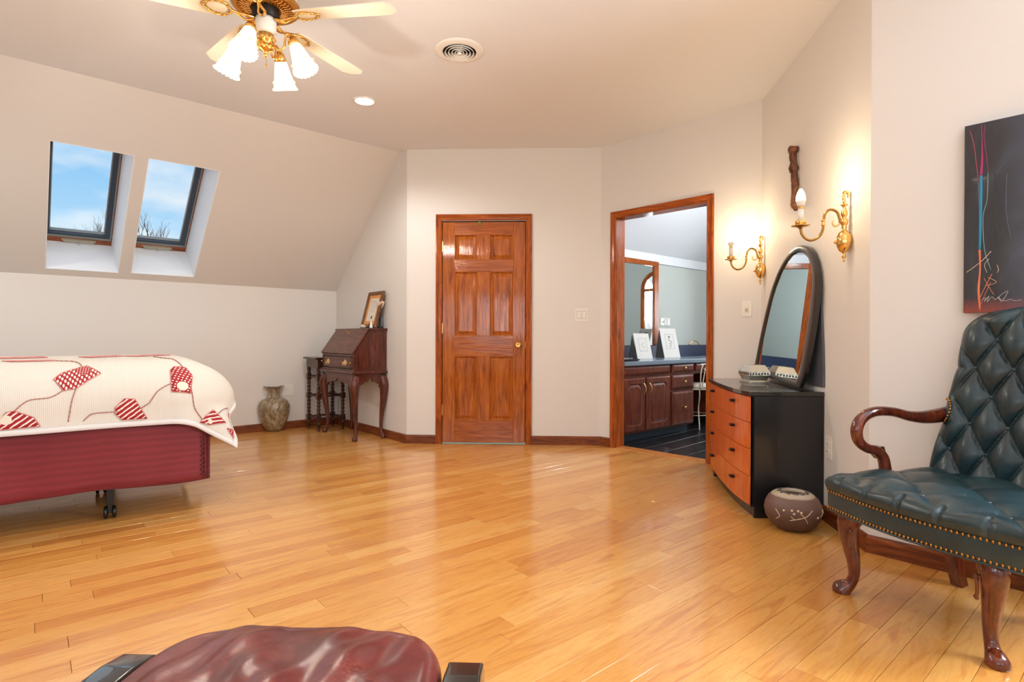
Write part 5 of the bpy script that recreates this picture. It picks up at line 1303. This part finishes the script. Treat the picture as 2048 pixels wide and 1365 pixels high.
# legs
def front_leg(cx, cy, dx, dy):
    d = V((dx, dy, 0)).normalized(); r = .036; h = Z0+.002
    st = [(-.045, h, .037), (-.034, h*.93, .041), (-.022, h*.84, .039), (-.022, h*.72, .034), (-.030, h*.55, .028), (-.040, h*.36, .0225), (-.040, h*.22, .0195), (-.028, h*.12, .021), (-.010, h*.065, .029), (0, h*.03, .033), (0, .004, .029), (0, 0, .026)]
    bm = tube([tuple(V((cx, cy, 0))+d*a_+V((0, 0, z_))) for a_, z_, _ in st], [q[2] for q in st], 14, sm=5)
    l = obj('leg', bm, M_CHAIRW, AC, True)
    # knee brackets and little C-scrolls
    for s_ in (-1, 1):
        if s_ < 0 and dx < 0 or s_ > 0 and dx > 0: continue
        bx = cx+s_*.045*1
        obj('knee_bracket', prism([(cx-d.x*.03, h-.0), (cx+s_*.12, h), (cx+s_*.07, h-.022), (cx+s_*.042, h-.065), (cx-d.x*.03, h-.08)], 'y', cy-.012-d.y*.03, cy+.014-d.y*.03), M_CHAIRW, l)
        obj('scroll_carving', tube([(cx+s_*.030-d.x*.02, cy-.034-d.y*.03, h-.062), (cx+s_*.037-d.x*.02, cy-.036-d.y*.03, h-.070), (cx+s_*.031-d.x*.02, cy-.036-d.y*.03, h-.082), (cx+s_*.031-d.x*.02, cy-.034-d.y*.03, h-.120), (cx+s_*.036-d.x*.02, cy-.034-d.y*.03, h-.130), (cx+s_*.028-d.x*.02, cy-.034-d.y*.03, h-.136)], .005, 7, sm=4), M_CHAIRW, l, True)
    obj('felt_pad', lathe([(0, -.0), (.024, 0), (.024, .003), (0, .003)], 14, M=Matrix.Translation((cx, cy, 0))), mat('white_felt', (220, 216, 210), .9), l)
front_leg(0, 0, -1, -.75); front_leg((F2-F1).length, 0, 1, -.75)
for cx, s_ in ((.115, 1), (.445, -1)):
    bm = tube([(cx-.035*s_, .44, Z0+.03), (cx-.022*s_, .455, .2), (cx, .49, .0)], [.034, .031, .028], 4, sm=3, up=(1, 1, 0)); l = obj('leg', bm, M_CHAIRW, AC)
    obj('felt_pad', lathe([(0, -.0), (.018, 0), (.018, .003), (0, .003)], 12, M=Matrix.Translation((cx, .49, 0))), bpy.data.materials['white_felt'], l)

# ================================================================ OXBLOOD LEATHER STOOL (front edge of the frame)
ZT_ = .42
ce = onz(640, 1265, ZT_)
FS = thing('leather_footstool', 'worn oxblood leather cushion on a black frame at the bottom edge of the photo', 'footstool', (-.42, .80, 0), 0)
def nd_ox(m, tt, b):
    vec = mapping(tt, 'Object', (1, 1.3, 1)); w_ = tt.nodes.new('ShaderNodeVectorMath'); w_.operation = 'MULTIPLY_ADD'; w_.inputs[1].default_value = (.03, .03, .03)
    nn_ = tt.nodes.new('ShaderNodeTexNoise'); nn_.inputs['Scale'].default_value = 40; tt.links.new(vec, nn_.inputs['Vector']); tt.links.new(nn_.outputs['Color'], w_.inputs[0]); tt.links.new(vec, w_.inputs[2])
    v_ = tt.nodes.new('ShaderNodeTexVoronoi'); v_.feature = 'DISTANCE_TO_EDGE'; v_.inputs['Scale'].default_value = 62; tt.links.new(w_.outputs[0], v_.inputs['Vector'])
    cr = ramp(tt, v_.outputs['Distance'], [(0, (1, 1, 1, 1)), (.045, (0, 0, 0, 1))])
    mk = ramp(tt, noise(tt, vec, 7, 4, .6), [(.48, (0, 0, 0, 1)), (.62, (.8, .8, .8, 1))])
    base = ramp(tt, noise(tt, vec, 5, 5, .6, .4), [(.3, srgb(70, 24, 26)), (.5, srgb(104, 34, 33)), (.72, srgb(130, 48, 42))])
    tt.links.new(mixc(tt, mixc(tt, 1.0, cr, mk, 'MULTIPLY'), base, srgb(160, 78, 58)), b.inputs['Base Color'])
M_OX = mat('oxblood_leather', (104, 34, 32), .38, coat=.3, crough=.25, nodes=nd_ox, bump=(35, .15))
def cush(u_, v_):
    # superellipse plan, domed top and full rounded edge; u angle, v from centre bottom over the edge to centre top
    a_ = 2*PI*u_; ca, sa = math.cos(a_), math.sin(a_); ex = 2/4.4
    X_ = .268*math.copysign(abs(ca)**ex, ca); Y_ = .295*math.copysign(abs(sa)**ex, sa)
    if v_ < .5: th = v_/.5*PI; k = .88+.12*math.sin(th); z = .375-.048*math.cos(th)*.9
    else: f = (v_-.5)/.5; k = .88*(1-f); z = .418+.036*(1-(1-f)**2)
    x, y = X_*k, Y_*k
    if v_ >= .35:
        w = min(1, (v_-.35)/.25); 
        z += w*(.0075*math.sin(x*38+y*16+2.2*math.sin(y*9))*math.exp(-((x+.0)/.26)**4)+.003*math.sin(x*90-y*20)) + w*.014*math.sin(y*5+1)*.3
    return V((x, y-.012*x/.28*0, z))
obj('cushion', grid(cush, 220, 130, closeu=True), M_OX, FS, True)
bm = BM()
def rail(x, s_):
    pts = [(x-.03, -.30, .345), (x-.03, .165, .345), (x-.028, .215, .33), (x-.02, .235, .29)]
    b_ = prism([(-.30, .405), (.15, .405), (.205, .396), (.228, .37), (.230, .335), (.205, .335), (.190, .362), (.15, .374), (-.30, .374)], 'x', x-.032, x+.032); bev(b_, .006, 3); return b_
obj('side_rail', rail(-.300, 1), mat('black_lacquer', (22, 22, 24), .25, coat=.5), FS, 40); obj('side_rail', rail(.300, -1), bpy.data.materials['black_lacquer'], FS, 40)
obj('seat_board', bbox(-.27, .27, -.24, .20, .31, .332, .004), M_BLACK, FS)
for x in (-.300, .300):
    for y in (-.26, .16): obj('leg', bbox(x-.02, x+.02, y-.02, y+.02, 0, .375, .004), M_BLACK, FS)

# ================================================================ CEILING FAN
hub = V((-1.24, 2.57, 0)); FAN = thing('ceiling_fan', 'white and brass ceiling fan with four lit tulip glass shades', 'ceiling fan', (hub.x, hub.y, 0))
obj('canopy', lathe([(0, 2.60), (.10, 2.60), (.125, 2.63), (.13, 2.695), (.125, 2.7015), (0, 2.7015)], 40), M_WHITEM, FAN, True)
obj('motor_housing', lathe([(0, 2.505), (.125, 2.505), (.134, 2.515), (.137, 2.54), (.135, 2.585), (.12, 2.612), (0, 2.615)], 40), M_WHITEM, FAN, 40)
M_FIL = mat('brass_filigree', (214, 154, 70), .25, metal=1, nodes=lambda m, tt, b: None, bump=(150, .9))
obj('filigree_plate', lathe([(.05, 2.485), (.085, 2.490), (.112, 2.497), (.120, 2.499), (.126, 2.492), (.140, 2.492), (.149, 2.500), (.149, 2.512), (.140, 2.520), (.10, 2.52), (0, 2.52)], 56), M_FIL, FAN, True)
bm = BM()
for k in range(36):
    a_ = 2*PI*k/36; tube([(r_*math.cos(a_+o_), r_*math.sin(a_+o_), z_) for r_, z_, o_ in ((.062, 2.486, 0), (.078, 2.486, .05), (.09, 2.488, -.03), (.104, 2.491, .05), (.116, 2.496, 0))], .003, 5, bm, sm=2)
obj('filigree_scrolls', bm, M_BRASS, FAN, True)
obj('flywheel', lathe([(0, 2.445), (.052, 2.445), (.060, 2.455), (.060, 2.485), (0, 2.487)], 28), mat('dark_motor_metal', (44, 36, 32), .45, metal=.5), FAN, 40)
obj('switch_housing', lathe([(0, 2.375), (.036, 2.376), (.045, 2.388), (.046, 2.435), (.044, 2.447), (0, 2.447)], 28), M_WHITEM, FAN, True)
M_BLD = mat('cream_blade', (238, 228, 208), .35)
A0 = math.radians(-5.5)
iron = None
for k in range(5):
    a_ = A0+k*2*PI/5; M_ = Matrix.Rotation(a_, 4, 'Z') @ Matrix.Translation((0, 0, 2.452)) @ Matrix.Rotation(math.radians(11), 4, 'X')
    pl = [(.155, -.052), (.20, -.060), (.53, -.072), (.578, -.072), (.613, -.036), (.613, .036), (.578, .072), (.53, .072), (.20, .060), (.155, .052)]
    b_ = obj('blade', bev(prism(pl, 'z', -.003, .003, M=M_), .0012), M_BLD, FAN)
    bm = BM()
    tube([M_ @ V(p) for p in ((.05, 0, -.012), (.085, .012, -.020), (.115, .004, -.014), (.15, 0, -.006))], [.010, .007, .007, .008], 8, bm, sm=4)
    tube([M_ @ V(p) for p in ((.05, -.012, -.012), (.085, -.016, -.022), (.115, -.006, -.014), (.15, 0, -.006))], [.008, .005, .005, .006], 8, bm, sm=4)
    leaf = [(.14, 0), (.155, .030), (.175, .044), (.20, .042), (.225, .034), (.245, .016), (.262, 0), (.245, -.016), (.225, -.034), (.20, -.042), (.175, -.044), (.155, -.030)]
    L_ = crom([p for p in leaf]+[leaf[0]], 3)[:-1]
    tube([M_ @ V((p[0], p[1]+.003*math.sin(i_*2.1), -.007)) for i_, p in enumerate(L_)], [.0045+.0018*math.sin(i_*1.7) for i_ in range(len(L_))], 6, bm, closed=True)
    for j in range(10):
        t_ = j/10*2*PI; ball(bm, tuple(M_ @ V((.20+.052*math.cos(t_), .036*math.sin(t_), -.008))), .006, 1, 1, .6, 6, 4)
    obj('blade_iron', bm, M_BRASS, b_, True)
    obj('iron_plate', lathe([(0, -.0075), (.030, -.0075), (.034, -.005), (0, -.004)], 20, M=M_ @ Matrix.Translation((.20, 0, 0)) @ Matrix.Diagonal((1.35, 1, 1, 1))), M_BLD, b_, True)
LK = obj('light_kit_body', lathe([(0, 2.268), (.006, 2.270), (.010, 2.280), (.006, 2.288), (.014, 2.296), (.030, 2.304), (.034, 2.314), (.028, 2.322), (.022, 2.330), (.036, 2.338), (.040, 2.350), (.034, 2.360), (.026, 2.366), (.034, 2.374), (0, 2.376)], 24), M_BRASS, FAN, True)
bm = BM()
for j in range(12):
    t_ = j/12*2*PI; ball(bm, (.038*math.cos(t_), .038*math.sin(t_), 2.352), .008, 1, 1, 1, 6, 4); ball(bm, (.033*math.cos(t_), .033*math.sin(t_), 2.314), .007, 1, 1, 1, 6, 4)
obj('acanthus_beads', bm, M_BRASS, LK, True)
def nd_sh(m, tt, b):
    n = noise(tt, mapping(tt, 'Object'), 30, 3); 
M_SH = mat('frosted_glass_shade', (255, 244, 224), .5, emit=(255, 228, 176), emis=2.6)
M_SHI = mat('clear_scallop_glass', (236, 220, 196), .2, emit=(255, 232, 190), emis=1.3)
for k in range(4):
    a_ = math.radians(-2+90*k); R_ = Matrix.Rotation(a_, 4, 'Z')
    ar_ = obj('lamp_arm', tube([R_ @ V(p) for p in ((.02, 0, 2.345), (.045, 0, 2.315), (.07, 0, 2.300), (.088, 0, 2.318), (.092, 0, 2.35), (.10, 0, 2.372), (.118, 0, 2.368), (.124, 0, 2.348))], .0052, 8, sm=5), M_BRASS, FAN, True)
    tilt = R_ @ Matrix.Translation((.122, 0, 2.356)) @ Matrix.Rotation(math.radians(-24), 4, 'Y')
    obj('shade_holder', lathe([(0, .004), (.012, .002), (.022, -.010), (.027, -.028), (.029, -.044), (.025, -.046), (0, -.046)], 20, M=tilt), M_BRASS, ar_, True)
    def wob(t_, z): return 1+.012*math.cos(t_*12)*max(0, (-z-.10)/.07)
    s_ = obj('glass_shade', lathe([(.022, -.040), (.027, -.046), (.030, -.060), (.036, -.090), (.043, -.120), (.050, -.148), (.054, -.166), (.051, -.166), (.047, -.148), (.040, -.12), (.033, -.09), (.026, -.06)], 48, M=tilt, wob=wob), M_SH, FAN, True)
    sc = BM()
    for j in range(18):
        t_ = 2*PI*j/18; ball(sc, tuple(tilt @ V((.0525*math.cos(t_), .0525*math.sin(t_), -.166))), .0085, .95, .95, .6, 8, 5)
    obj('scalloped_edge', sc, M_SH, s_, True)
    fb = BM()
    for j in range(7): t_ = 2*PI*j/7; ball(fb, tuple(tilt @ V((.0475*math.cos(t_), .0475*math.sin(t_), -.135))), .007, 1, 1, 1, 6, 5)
    obj('painted_flowers', fb, mat('etched_flower_tint_%d' % k, (226, 190, 120), .5, emit=(255, 214, 140), emis=.9), s_, True)
    g = FAN.matrix_basis @ Matrix.Translation(hub) @ tilt @ V((0, 0, -.19)); point('fan_lamp', Matrix.Translation(hub) @ tilt @ V((0, 0, -.20)), FAN_W, (1, .91, .79), .03)
obj('pull_chain', tube([(.0, .0, 2.27), (.001, 0, 2.25), (0, .002, 2.235)], .0012, 4), M_BRASS_OLD, FAN); bm = BM(); ball(bm, (0, .002, 2.230), .005, 1, 1, 1.5, 8, 6); obj('chain_fob', bm, M_BRASS_OLD, FAN, True)

# ================================================================ CEILING VENT AND RECESSED LIGHT
vc = onz(919, 101, H); VT = thing('ceiling_vent', 'round white ceiling diffuser with concentric rings', 'air vent', (vc.x, vc.y, 0))
zc = H
obj('flange', lathe([(.100, zc), (.1465, zc), (.146, zc-.004), (.135, zc-.009), (.118, zc-.013), (.104, zc-.016), (.100, zc-.012), (.100, zc)], 48, cap=False), M_WHITEM, VT, True)
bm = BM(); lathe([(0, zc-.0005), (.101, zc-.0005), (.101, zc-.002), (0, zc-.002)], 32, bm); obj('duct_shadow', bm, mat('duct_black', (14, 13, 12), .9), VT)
for r_ in (.086, .066, .046, .027): obj('ring', lathe([(r_-.006, zc-.007), (r_, zc-.018), (r_+.003, zc-.018), (r_-.003, zc-.006), (r_-.006, zc-.007)], 40, cap=False), M_WHITEM, VT, True)
obj('centre_button', lathe([(0, zc-.027), (.010, zc-.026), (.014, zc-.020), (.012, zc-.010), (0, zc-.008)], 24), M_WHITEM, VT, True)
obj('crossbar', bbox(-.1, .1, -.003, .003, zc-.008, zc-.004, .0005, M=Matrix.Rotation(1.9, 4, 'Z')), M_WHITEM, VT)
def recessed(x, y, label, power):
    RL = thing('recessed_light', label, 'ceiling light', (x, y, 0))
    obj('trim_ring', lathe([(.066, zc), (.086, zc), (.084, zc-.004), (.070, zc-.006), (.066, zc-.003), (.066, zc)], 40, cap=False), M_WHITEM, RL, True)
    obj('lens', lathe([(0, zc-.001), (.068, zc-.001), (.068, zc-.003), (.04, zc-.006), (0, zc-.007)], 32), M_LENS, RL, True)
    sl_ = bpy.data.lights.new('recessed_lamp', 'SPOT'); sl_.energy = power; sl_.color = CAN_C; sl_.spot_size = 2.75; sl_.spot_blend = .5; sl_.shadow_soft_size = .06
    so_ = bpy.data.objects.new('recessed_lamp', sl_); C.objects.link(so_); so_.location = (x, y, zc-.012)
M_LENS = mat('lit_lens', (255, 240, 215), .4, emit=(255, 238, 206), emis=6)
rc = onz(729, 202, H)
recessed(rc.x, rc.y, 'glowing round recessed light in the ceiling', CAN_W)
recessed(-3.35, 2.5, 'added unseen recessed light above the head of the bed, brightening the left side', CAN_W)  # assumed ceiling light, added to even out the left side
recessed(-2.2, -.6, 'added unseen recessed light in the ceiling behind the camera, for even light', CAN_W*.5)  # another assumed light out of view, added as fill
